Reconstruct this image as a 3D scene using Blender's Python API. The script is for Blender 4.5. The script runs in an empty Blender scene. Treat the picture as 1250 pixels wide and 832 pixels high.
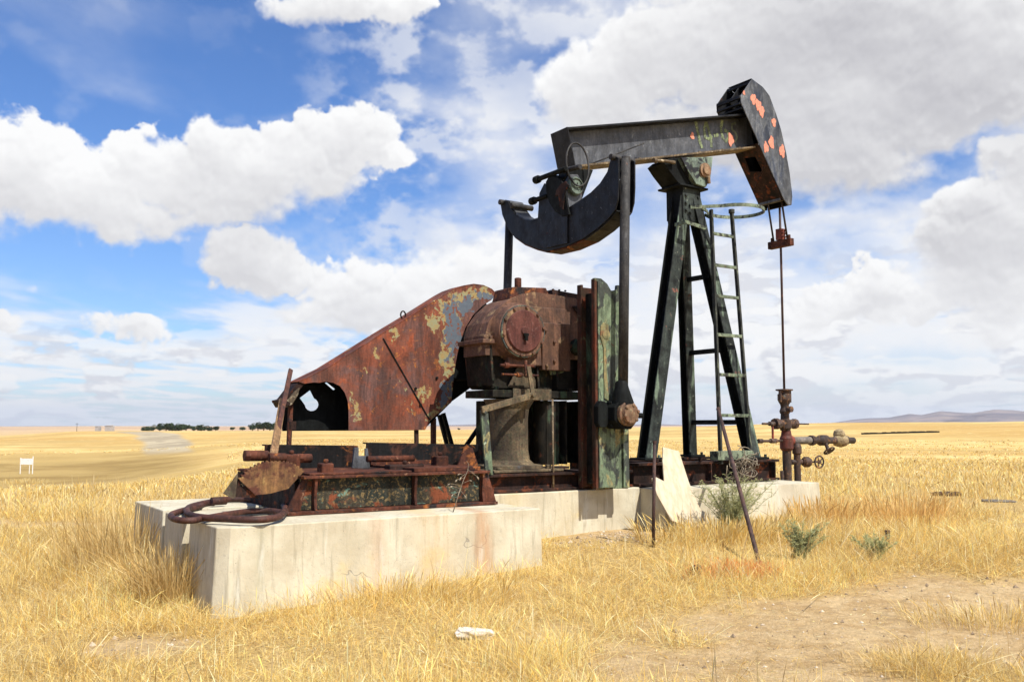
import bpy, bmesh, math, random
import numpy as np
from mathutils import Vector, Matrix
from mathutils.geometry import tessellate_polygon
R = math.radians
random.seed(7)
rng = np.random.default_rng(11)
scene = bpy.context.scene
col = scene.collection

# ---------------------------------------------------------------- survey of the place
# camera stands at (0,0,1.6); the well is at W; U runs along the pumping unit towards the well, V away from the road side
F_ = 1130.0; TH = math.atan(104 / 1130); A_ = R(56); W = (4.37, 14.87); EYE = 1.6
UX, UY = math.sin(A_), math.cos(A_)
VX, VY = -math.cos(A_), math.sin(A_)
ROTZ = R(90) - A_

def loc2(x, y):
    x -= W[0]; y -= W[1]
    return x * UX + y * UY, x * VX + y * VY
OU, OV = loc2(0, 0)

def ray(px, py):
    dx = (px - 625) / F_; dy = -(py - 416) / F_
    return dx, math.cos(TH) - dy * math.sin(TH), math.sin(TH) + dy * math.cos(TH)

def _p(px, py):
    d = ray(px, py)
    return d[0] * UX + d[1] * UY, d[0] * VX + d[1] * VY, d[2]

def pv(px, py, v):
    a, b, c = _p(px, py); t = (v - OV) / b
    return Vector((OU + t * a, v, EYE + t * c))

def pu(px, py, u):
    a, b, c = _p(px, py); t = (u - OU) / a
    return Vector((u, OV + t * b, EYE + t * c))

def pd(px, py, y):
    """point at world depth y, world frame"""
    d = ray(px, py); t = y / d[1]
    return Vector((d[0] * t, y, EYE + d[2] * t))

def pplane(px, py, p0, n):
    a, b, c = _p(px, py); o = Vector((OU, OV, EYE)); d = Vector((a, b, c))
    t = (Vector(p0) - o).dot(Vector(n)) / d.dot(Vector(n))
    return o + d * t

def to_world(p):
    return Vector((W[0] + p[0] * UX + p[1] * VX, W[1] + p[0] * UY + p[1] * VY, p[2]))

def to_uv(p):
    a, b = loc2(p[0], p[1]); return Vector((a, b, p[2]))

# ---------------------------------------------------------------- noise in numpy
def vnoise(x, y, seed=0):
    xi = np.floor(x).astype(np.int64); yi = np.floor(y).astype(np.int64)
    fx = x - xi; fy = y - yi
    fx = fx * fx * (3 - 2 * fx); fy = fy * fy * (3 - 2 * fy)
    def h(a, b):
        n = (a * 374761393 + b * 668265263 + seed * 974634777) & 0xffffffff
        n = ((n ^ (n >> 13)) * 1274126177) & 0xffffffff
        return ((n ^ (n >> 16)) & 0xffff) / 65535.0
    return (h(xi, yi) * (1 - fx) + h(xi + 1, yi) * fx) * (1 - fy) + (h(xi, yi + 1) * (1 - fx) + h(xi + 1, yi + 1) * fx) * fy

def fbm(x, y, seed=0, oc=4):
    s = 0; a = .5; t = 0
    for i in range(oc):
        s = s + a * vnoise(x * 2 ** i + 17.3 * i, y * 2 ** i - 9.1 * i, seed + i); t += a; a *= .5
    return s / t

def ss(a, b, x):
    t = np.clip((x - a) / (b - a), 0, 1); return t * t * (3 - 2 * t)

def H(x, y):
    x = np.asarray(x, float); y = np.asarray(y, float)
    r = np.hypot(x, y) + 1e-6
    az = np.degrees(np.arctan2(x, y))
    z = .33 * ss(6.6, 12.5, y + .12 * x)
    z = z + .06 * (fbm(x * .7, y * .7, 3) - .5) * ss(2, 8, r) + .03 * (fbm(x * 3, y * 3, 5) - .5)
    z = z + .9 * (fbm(x * .018, y * .018, 8) - .5) * ss(28, 110, r)
    lw = 1 - ss(-25, -11, az)
    z = z - lw * (3.3 * ss(14, 75, r) - 2.6 * ss(100, 330, r))
    z = z - (1 - lw) * (1.0 * ss(24, 80, r))
    crest = 0.2 + 3.8 * ss(4, 22, az) - .6 * lw - 2.4 * (1 - ss(-30, -24.5, az)) + 1.3 * (fbm(az * .16, az * 0, 13, 3) - .5)
    z = z + crest * ss(150, 430, r)
    z = z - 9 * ss(450, 900, r) + 12 * ss(1200, 5500, r)
    z = z + 2.0 * (fbm(x * .004, y * .004, 21) - .5) * ss(150, 600, r)
    return z

def h1(x, y): return float(H(np.array([x]), np.array([y]))[0])

def dirt(x, y):
    x = np.asarray(x, float); y = np.asarray(y, float)
    n = (fbm(x * 1.1, y * 1.1, 31, 5) - .5)
    def el(cx, cy, rx, ry, rot=0):
        c, s = math.cos(rot), math.sin(rot)
        dx = (x - cx) * c + (y - cy) * s; dy = -(x - cx) * s + (y - cy) * c
        return 1 - np.hypot(dx / rx, dy / ry)
    f = el(3.2, 7.6, 2.7, 1.35, .25)
    f = np.maximum(f, el(1.6, 6.3, 1.6, .9, .2))
    f = np.maximum(f, el(4.6, 8.0, 2.2, 1.3, .1))
    f = np.maximum(f, el(1.15, 11.3, .9, .55, .5) * .8)
    f = np.maximum(f, el(-2.7, 6.9, .35, .28) * .5)
    f = np.maximum(f, el(-6.0, 12.4, 2.4, .5) * .6)
    f = np.maximum(f, el(7.4, 11.5, 1.0, .6) * .6)
    return ss(-.10, .34, f * 1.0 + n * 1.3 - .02)

# ---------------------------------------------------------------- materials
def new_mat(name):
    m = bpy.data.materials.new(name); m.use_nodes = True
    nt = m.node_tree; b = nt.nodes['Principled BSDF']
    return m, nt, b

def nd(nt, t, **kw):
    n = nt.nodes.new(t)
    for k, v in kw.items():
        if k.startswith('i_'):
            key = k[2:]
            n.inputs[int(key) if key.isdigit() else key].default_value = v
        else: setattr(n, k, v)
    return n

def noise(nt, vec, scale, detail=6, rough=.6, dist=0, stretch=None):
    if stretch:
        mp = nd(nt, 'ShaderNodeMapping'); mp.inputs['Scale'].default_value = stretch
        nt.links.new(vec, mp.inputs['Vector']); vec = mp.outputs['Vector']
    n = nd(nt, 'ShaderNodeTexNoise'); n.inputs['Scale'].default_value = scale
    n.inputs['Detail'].default_value = detail; n.inputs['Roughness'].default_value = rough
    n.inputs['Distortion'].default_value = dist
    nt.links.new(vec, n.inputs['Vector']); return n.outputs['Fac']

def mrange(nt, v, lo, hi, a=0, b=1, smooth=True):
    m = nd(nt, 'ShaderNodeMapRange'); m.interpolation_type = 'SMOOTHSTEP' if smooth else 'LINEAR'
    nt.links.new(v, m.inputs['Value'])
    m.inputs['From Min'].default_value = lo; m.inputs['From Max'].default_value = hi
    m.inputs['To Min'].default_value = a; m.inputs['To Max'].default_value = b
    return m.outputs['Result']

def mix(nt, fac, a, b, blend='MIX'):
    m = nd(nt, 'ShaderNodeMix'); m.data_type = 'RGBA'; m.blend_type = blend
    if isinstance(fac, (int, float)): m.inputs[0].default_value = fac
    else: nt.links.new(fac, m.inputs[0])
    for i, c in ((6, a), (7, b)):
        if isinstance(c, (tuple, list)): m.inputs[i].default_value = (*c[:3], 1)
        else: nt.links.new(c, m.inputs[i])
    return m.outputs[2]

def mth(nt, op, a, b=None, c=None):
    m = nd(nt, 'ShaderNodeMath'); m.operation = op
    for i, v in enumerate((a, b, c)):
        if v is None: continue
        if isinstance(v, (int, float)): m.inputs[i].default_value = v
        else: nt.links.new(v, m.inputs[i])
    return m.outputs[0]

def weathered(name, base, base2, layers=(), rough=.7, rough2=.85, metal=0.0, bump=.35, bscale=40, spec=.4, off=0.0, dirty=True):
    """base/base2 mottled, then layers (colour, scale, lo, hi, stretch or None, rough)"""
    m, nt, b = new_mat(name)
    tc = nd(nt, 'ShaderNodeTexCoord'); vec = tc.outputs['Object']
    if off:
        mp = nd(nt, 'ShaderNodeMapping'); mp.inputs['Location'].default_value = (off, off * .7, off * 1.3)
        nt.links.new(vec, mp.inputs['Vector']); vec = mp.outputs['Vector']
    f = mrange(nt, noise(nt, vec, 5, 8, .65, .3), .35, .65)
    c = mix(nt, f, base, base2)
    fine = mrange(nt, noise(nt, vec, 38, 6, .7), .3, .7, .68, 1.3, False)
    grime = mrange(nt, noise(nt, vec, 3.2, 8, .7, .8, (1, 1, .35)), .36, .62, .50, 1.12)
    grime2 = mrange(nt, noise(nt, vec, 11, 7, .7, .3, (2.5, 2.5, .3)), .38, .56, .72, 1.05)
    fine = mth(nt, 'MULTIPLY', fine, mth(nt, 'MULTIPLY', grime, grime2)) if dirty else fine
    rr = mrange(nt, noise(nt, vec, 9, 6), .3, .7, rough, rough2)
    hgt = noise(nt, vec, bscale, 8, .7)
    for i, (lc, sc, lo, hi, st, lr) in enumerate(layers):
        mk = mrange(nt, noise(nt, vec, sc, 9, .62, .6, st), lo, hi)
        c = mix(nt, mk, c, lc)
        q = nd(nt, 'ShaderNodeMix'); q.data_type = 'FLOAT'
        nt.links.new(mk, q.inputs[0]); nt.links.new(rr, q.inputs[2]); q.inputs[3].default_value = lr
        rr = q.outputs[0]
        hgt = mth(nt, 'MULTIPLY_ADD', mk, .25, hgt)
    mm = nd(nt, 'ShaderNodeVectorMath'); mm.operation = 'SCALE'
    nt.links.new(c, mm.inputs[0]); nt.links.new(fine, mm.inputs['Scale'])
    nt.links.new(mm.outputs[0], b.inputs['Base Color'])
    nt.links.new(rr, b.inputs['Roughness'])
    b.inputs['Metallic'].default_value = metal
    b.inputs['Specular IOR Level'].default_value = spec
    bp = nd(nt, 'ShaderNodeBump'); bp.inputs['Strength'].default_value = bump; bp.inputs['Distance'].default_value = .01
    nt.links.new(hgt, bp.inputs['Height']); nt.links.new(bp.outputs['Normal'], b.inputs['Normal'])
    return m

RUST = (.17, .050, .022); RUST2 = (.095, .030, .017); ORUST = (.36, .125, .035); PRUST = (.27, .12, .07)
BLK = (.007, .007, .008); BLK2 = (.016, .017, .020); GRY = (.12, .125, .135)
GRN = (.16, .23, .13); GRN2 = (.22, .29, .18); YEL = (.48, .36, .13); DGRN = (.045, .075, .045); SLATE = (.085, .10, .12)
M = {}
M['black'] = weathered('black_paint', BLK, BLK2, [(GRY, 26, .64, .72, None, .6), (RUST2, 7, .66, .74, None, .9)], rough=.38, rough2=.6, spec=0.22)
M['beam'] = weathered('beam_paint', (.065, .068, .076), (.105, .11, .122), [((.22, .23, .24), 14, .62, .70, (1, 1, .5), .5), (RUST2, 6, .69, .74, None, .9)], rough=.36, rough2=.55, spec=.5)
M['head'] = weathered('head_paint', (.07, .075, .085), (.15, .16, .175), [((.035, .045, .07), 5, .48, .62, (1, 1, .35), .5), ((.30, .31, .32), 17, .63, .70, (2, 2, .4), .6), (ORUST, 9, .69, .74, None, .9)], rough=.4, rough2=.6)
M['rust'] = weathered('rust', (.12, .038, .020), (.055, .022, .016), [(ORUST, 5, .57, .68, None, .9), ((.022, .017, .017), 4, .54, .64, None, .7), ((.24, .13, .08), 16, .60, .68, None, .9)], rough=.72, bump=.5, spec=0.2)
M['drust'] = weathered('dark_rust', (.045, .022, .016), (.018, .012, .011), [(RUST, 6, .55, .66, None, .9), (BLK, 5, .56, .68, None, .6)], rough=.65, bump=.5, spec=0.15)
M['skid'] = weathered('skid_paint', (.016, .022, .018), (.050, .042, .028), [((.12, .20, .155), 7, .60, .67, (1, 1, 2.2), .7), ((.17, .12, .055), 30, .52, .60, None, .9), (RUST, 4, .56, .64, None, .85)], rough=.7, bump=.6, spec=0.2)
M['guard'] = weathered('guard_rust', (.205, .052, .024), (.15, .052, .032), [((.15, .065, .05), 3, .50, .62, None, .8), (ORUST, 11, .60, .66, None, .9), (YEL, 5.5, .655, .67, (1, 1, .6), .7), (ORUST, 30, .66, .7, None, .9)], rough=.62, bump=.3, off=3.1, spec=0.2)
M['gearcase'] = weathered('gearcase_rust', (.165, .078, .044), (.10, .048, .030), [((.30, .19, .10), 5, .56, .66, None, .8), ((.10, .045, .03), 9, .55, .65, (1, 1, .5), .8)], rough=.55, bump=.35)
M['cover'] = weathered('cover_rust', (.095, .030, .024), (.12, .042, .032), [((.22, .12, .10), 30, .60, .68, None, .8)], rough=.5, bump=.3, spec=0.25)
M['greasy'] = weathered('greasy_housing', (.008, .008, .007), (.024, .020, .014), [(DGRN, 5, .54, .66, (1, 1, .4), .6), ((.12, .09, .045), 8, .60, .70, (1, 1, .5), .9), ((.09, .035, .02), 6, .6, .68, None, .9)], rough=.5, bump=.5, spec=0.15)
M['dusty'] = weathered('dusty_iron', (.18, .13, .07), (.08, .055, .035), [((.10, .085, .05), 25, .50, .58, None, .95), ((.07, .07, .07), 6, .60, .70, None, .7)], rough=.85, bump=.7)
M['crank'] = weathered('crank_green', (.20, .26, .16), (.16, .22, .13), [((.05, .06, .05), 7, .47, .54, (1, 1, .5), .7), ((.40, .33, .14), 5, .57, .66, (1, 1, .6), .8), ((.20, .09, .05), 14, .63, .70, None, .9), ((.36, .42, .30), 18, .64, .7, None, .8)], rough=.7, bump=.5, off=1.7)
M['rail'] = weathered('rail_rust', (.055, .036, .022), (.085, .030, .018), [((.20, .045, .018), 2.2, .50, .62, (1, 1, .5), .8), ((.13, .15, .08), 9, .60, .68, None, .8)], rough=.7, bump=.4, spec=0.2)
M['legp'] = weathered('leg_paint', (.016, .019, .019), (.045, .056, .050), [((.15, .20, .15), 6, .54, .62, (1, 1, .25), .7), ((.24, .27, .22), 22, .63, .70, None, .8), ((.20, .09, .07), 5, .64, .70, None, .9)], rough=.5, spec=0.2)
M['legb'] = weathered('leg_dark', (.006, .007, .007), (.010, .012, .012), [((.028, .034, .03), 22, .62, .70, None, .8)], rough=.6, spec=0.12)
M['ladder'] = weathered('ladder_green', (.15, .20, .13), (.24, .28, .19), [((.035, .038, .03), 11, .5, .60, None, .6), ((.2, .1, .05), 15, .64, .7, None, .9)], rough=.6)
M['railing'] = weathered('ladder_rail_paint', (.03, .032, .03), (.065, .068, .055), [((.20, .22, .15), 9, .58, .66, (1, 1, .3), .7)], rough=.55, spec=0.2)
M['pitman'] = weathered('pitman_paint', (.028, .028, .03), (.055, .052, .05), [((.16, .14, .13), 60, .60, .68, None, .8), ((.12, .06, .04), 20, .64, .70, None, .9)], rough=.55, bump=.4, spec=0.3)
M['brass'] = weathered('bearing_iron', (.26, .16, .09), (.19, .09, .05), [((.37, .30, .17), 12, .56, .66, None, .8), (BLK2, 9, .62, .7, None, .5)], rough=.6, bump=.5)
M['saddle'] = weathered('saddle_paint', (.10, .13, .11), (.19, .25, .19), [(BLK2, 6, .5, .58, None, .5), ((.32, .22, .13), 9, .6, .68, None, .8)], rough=.6)
M['flange'] = weathered('flange_edge', (.20, .14, .075), (.10, .07, .04), [((.40, .33, .22), 16, .56, .66, None, .8), (BLK2, 7, .58, .66, None, .6)], rough=.7)
M['orange'] = weathered('orange_spray', (.64, .23, .15), (.58, .23, .16), [((.70, .30, .2), 20, .6, .7, None, .8)], rough=.7, bump=.1, dirty=False)
M['number'] = weathered('green_spray', (.26, .32, .16), (.18, .22, .12), [((.09, .10, .08), 30, .5, .60, None, .8)], rough=.7, bump=.1)
M['cable'] = weathered('wire_rope', (.035, .025, .02), (.06, .035, .025), rough=.6)
M['valve'] = weathered('valve_iron', (.085, .045, .03), (.05, .035, .03), [((.28, .14, .06), 12, .56, .64, None, .9), ((.16, .15, .13), 9, .60, .68, None, .7)], rough=.6, bump=.6)
M['redv'] = weathered('red_valve', (.25, .045, .025), (.13, .04, .028), [(PRUST, 12, .6, .68, None, .9)], rough=.6)
M['pale'] = weathered('pale_pipe', (.30, .26, .22), (.18, .16, .14), rough=.6)
M['plug'] = weathered('mud_caked', (.34, .27, .15), (.20, .14, .08), [((.12, .07, .04), 20, .58, .66, None, .9)], rough=.9, bump=1.0)
M['wood'] = weathered('old_wood', (.30, .17, .08), (.20, .11, .055), [((.46, .30, .15), 12, .52, .62, (6, 6, .3), .9)], rough=.85)
M['hose'] = weathered('rusty_pipe', (.10, .034, .022), (.06, .024, .018), [((.22, .085, .045), 13, .58, .66, None, .85)], rough=.55, bump=.4)
M['postrust'] = weathered('rod_rust', (.09, .045, .035), (.055, .032, .03), [((.16, .075, .05), 16, .58, .66, None, .9)], rough=.65)
M['white'] = weathered('white_paint', (.80, .80, .78), (.74, .74, .72), rough=.6, bump=.1, dirty=False)
M['stone'] = weathered('white_stone', (.68, .64, .57), (.54, .48, .40), rough=.9, bump=.8, bscale=14, dirty=False)
M['clod'] = weathered('scrap_rust', (.085, .04, .022), (.05, .028, .02), rough=.9, bump=1.0)
M['wire'] = weathered('old_wire', (.36, .30, .22), (.22, .17, .12), rough=.6)
M['house'] = weathered('far_wall', (.50, .45, .42), (.45, .42, .4), rough=.9)
M['roof'] = weathered('far_roof', (.45, .42, .40), (.4, .36, .33), rough=.9)

M['lug'] = weathered('lug_paint', (.27, .21, .09), (.17, .19, .10), [((.22, .11, .05), 8, .55, .64, None, .9)], rough=.8)
M['railblk'] = weathered('rail_black', (.008, .009, .010), (.014, .012, .012), [(ORUST, 4.5, .58, .68, (1, 1, 1.6), .9), ((.07, .03, .02), 3, .54, .66, None, .8)], rough=.6, spec=0.12)
def board_mat():
    m, nt, b = new_mat('plywood')
    tc = nd(nt, 'ShaderNodeTexCoord'); vec = tc.outputs['Object']
    c = mix(nt, mrange(nt, noise(nt, vec, 3, 6, .6, .2, (5, 5, .4)), .35, .65), (.50, .40, .27), (.56, .50, .37))
    c = mix(nt, mrange(nt, noise(nt, vec, 3, 6), .55, .7), c, (.40, .34, .23))
    nt.links.new(c, b.inputs['Base Color']); b.inputs['Roughness'].default_value = .85
    return m
M['board'] = board_mat()

def blobs_mask(nt, vec, pts, nscale=9, amp=1.1, lo=.30, hi=.36):
    acc = None
    for sc_, am in ((7, .16), (26, .05)):
        nz = nd(nt, 'ShaderNodeTexNoise'); nz.inputs['Scale'].default_value = sc_; nz.inputs['Detail'].default_value = 5; nt.links.new(vec, nz.inputs['Vector'])
        s1 = nd(nt, 'ShaderNodeVectorMath'); s1.operation = 'SUBTRACT'; nt.links.new(nz.outputs['Color'], s1.inputs[0]); s1.inputs[1].default_value = (.5, .5, .5)
        s2 = nd(nt, 'ShaderNodeVectorMath'); s2.operation = 'MULTIPLY_ADD'; nt.links.new(s1.outputs[0], s2.inputs[0]); s2.inputs[1].default_value = (am * 2.2, 0, am * 4); nt.links.new(vec, s2.inputs[2]); vec = s2.outputs[0]
    for p, r in pts:
        m1 = nd(nt, 'ShaderNodeVectorMath'); m1.operation = 'DISTANCE'; nt.links.new(vec, m1.inputs[0]); m1.inputs[1].default_value = tuple(p)
        t = mth(nt, 'SUBTRACT', 1.0, mth(nt, 'DIVIDE', m1.outputs['Value'], r))
        acc = t if acc is None else mth(nt, 'MAXIMUM', acc, t)
    n = noise(nt, vec, nscale, 9, .62, .4)
    return mrange(nt, mth(nt, 'ADD', acc, mth(nt, 'MULTIPLY', mth(nt, 'SUBTRACT', n, .5), amp)), lo, hi)
def guard_mat():
    m = weathered('guard_paint', (.20, .050, .022), (.145, .050, .030), [((.135, .062, .05), 2.6, .48, .62, None, .8), ((.24, .055, .02), 4, .56, .66, None, .8), (ORUST, 11, .61, .66, None, .9), ((.07, .03, .022), 7, .64, .70, None, .9)], rough=.62, bump=.3, off=3.1)
    nt = m.node_tree; b = nt.nodes['Principled BSDF']
    tc = nd(nt, 'ShaderNodeTexCoord'); vec = tc.outputs['Object']
    base = Vector((-2.2, 0, .82))
    P = lambda l: [(pv(x, y, .7) - base, r) for x, y, r in l]
    c = b.inputs['Base Color'].links[0].from_socket
    yl = P([(530, 392, .16), (545, 375, .20), (560, 362, .20), (578, 356, .18), (592, 355, .12), (550, 395, .22), (546, 415, .20), (544, 435, .17), (549, 455, .14), (546, 475, .16), (540, 495, .15), (528, 508, .11), (516, 480, .14), (433, 495, .10), (436, 508, .07), (431, 480, .05), (448, 453, .05), (459, 430, .06), (480, 408, .07), (494, 470, .05), (500, 492, .05)])
    mk = blobs_mask(nt, vec, yl, 8, 1.9, .36, .40)
    ycol = mix(nt, mrange(nt, noise(nt, vec, 14, 6), .40, .60), (.31, .21, .075), (.25, .24, .13))
    c = mix(nt, mk, c, ycol)
    sl = P([(551, 383, .17), (554, 398, .17), (551, 413, .15), (550, 426, .10), (571, 368, .14), (568, 378, .12), (556, 370, .10), (543, 478, .10), (542, 490, .09), (548, 465, .07), (586, 358, .08), (596, 364, .08)])
    mk2 = blobs_mask(nt, vec, sl, 9, 1.3, .22, .27)
    c = mix(nt, mk2, c, mix(nt, noise(nt, vec, 20, 5), (.06, .075, .10), (.13, .155, .18)))
    pit = mrange(nt, noise(nt, vec, 16, 6, .6), .56, .585)
    c = mix(nt, mth(nt, 'MULTIPLY', pit, mk), c, (.17, .05, .02))
    nt.links.new(c, b.inputs['Base Color']); return m
def concrete_mat(name, stains=(), off=0):
    """stains: (x, z, rx, rz) rust runs in object coords of the block"""
    m, nt, b = new_mat(name)
    tc = nd(nt, 'ShaderNodeTexCoord'); vec = tc.outputs['Object']
    mp = nd(nt, 'ShaderNodeMapping'); mp.inputs['Location'].default_value = (off, off, off)
    nt.links.new(vec, mp.inputs['Vector']); v2 = mp.outputs['Vector']
    c = mix(nt, mrange(nt, noise(nt, v2, 2.2, 8, .6, .3), .35, .65), (.46, .41, .30), (.58, .54, .42))
    c = mix(nt, mrange(nt, noise(nt, v2, 3.0, 7, .6, .2, (3, 3, .35)), .56, .74), c, (.36, .33, .25))
    c = mix(nt, mrange(nt, noise(nt, v2, 4.0, 7, .6, .2, (2.2, 2.2, .3)), .58, .72), c, (.60, .58, .49))
    c = mix(nt, mrange(nt, noise(nt, v2, 1.6, 6, .6), .56, .72), c, (.57, .47, .27))
    # pits
    vo = nd(nt, 'ShaderNodeTexVoronoi'); vo.inputs['Scale'].default_value = 26; nt.links.new(v2, vo.inputs['Vector'])
    pit = mth(nt, 'MULTIPLY', mrange(nt, vo.outputs['Distance'], .05, .11, 1, 0), mrange(nt, noise(nt, v2, 5, 3), .50, .56))
    c = mix(nt, pit, c, (.17, .15, .12))
    c = mix(nt, mth(nt, 'MULTIPLY', mrange(nt, noise(nt, v2, 6, 8, .7, .2, (3, 3, .22)), .52, .66), .55), c, (.30, .265, .19))
    c = mix(nt, mth(nt, 'MULTIPLY', mrange(nt, noise(nt, v2, 24, 6, .7), .58, .68), .5), c, (.33, .30, .235))
    # hairline cracks
    vd = nd(nt, 'ShaderNodeTexVoronoi'); vd.feature = 'DISTANCE_TO_EDGE'; vd.inputs['Scale'].default_value = 1.7
    wv = nd(nt, 'ShaderNodeVectorMath'); wv.operation = 'ADD'
    nz = nd(nt, 'ShaderNodeTexNoise'); nz.inputs['Scale'].default_value = 5; nt.links.new(v2, nz.inputs['Vector'])
    sc = nd(nt, 'ShaderNodeVectorMath'); sc.operation = 'SCALE'; sc.inputs['Scale'].default_value = .35
    nt.links.new(nz.outputs['Color'], sc.inputs[0]); nt.links.new(v2, wv.inputs[0]); nt.links.new(sc.outputs[0], wv.inputs[1])
    nt.links.new(wv.outputs[0], vd.inputs['Vector'])
    cr = mth(nt, 'MULTIPLY', mrange(nt, vd.outputs['Distance'], .002, .010, 1, 0), mrange(nt, noise(nt, v2, 1.3, 2), .60, .68))
    c = mix(nt, mth(nt, 'MULTIPLY', cr, .7), c, (.22, .20, .17))
    sep = nd(nt, 'ShaderNodeSeparateXYZ'); nt.links.new(vec, sep.inputs[0])
    wob = mth(nt, 'MULTIPLY', mth(nt, 'SUBTRACT', noise(nt, vec, 4, 5, .6, 0, (1, 1, .5)), .5), .22)
    for (sx, rx, amt, scol) in stains:
        dx = mth(nt, 'ABSOLUTE', mth(nt, 'SUBTRACT', mth(nt, 'ADD', sep.outputs['X'], wob), sx))
        mk = mrange(nt, dx, 0, rx, amt, 0)
        mk = mth(nt, 'MULTIPLY', mk, mrange(nt, noise(nt, vec, 9, 6, .6, 0, (2, 2, .4)), .25, .6, .35, 1))
        c = mix(nt, mk, c, scol)
    nt.links.new(c, b.inputs['Base Color']); b.inputs['Roughness'].default_value = .9
    b.inputs['Specular IOR Level'].default_value = .2
    bp = nd(nt, 'ShaderNodeBump'); bp.inputs['Strength'].default_value = .35; bp.inputs['Distance'].default_value = .01
    h = mth(nt, 'SUBTRACT', noise(nt, v2, 30, 8, .7), mth(nt, 'MULTIPLY', mth(nt, 'ADD', pit, cr), .5))
    nt.links.new(h, bp.inputs['Height']); nt.links.new(bp.outputs['Normal'], b.inputs['Normal'])
    return m

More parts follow.
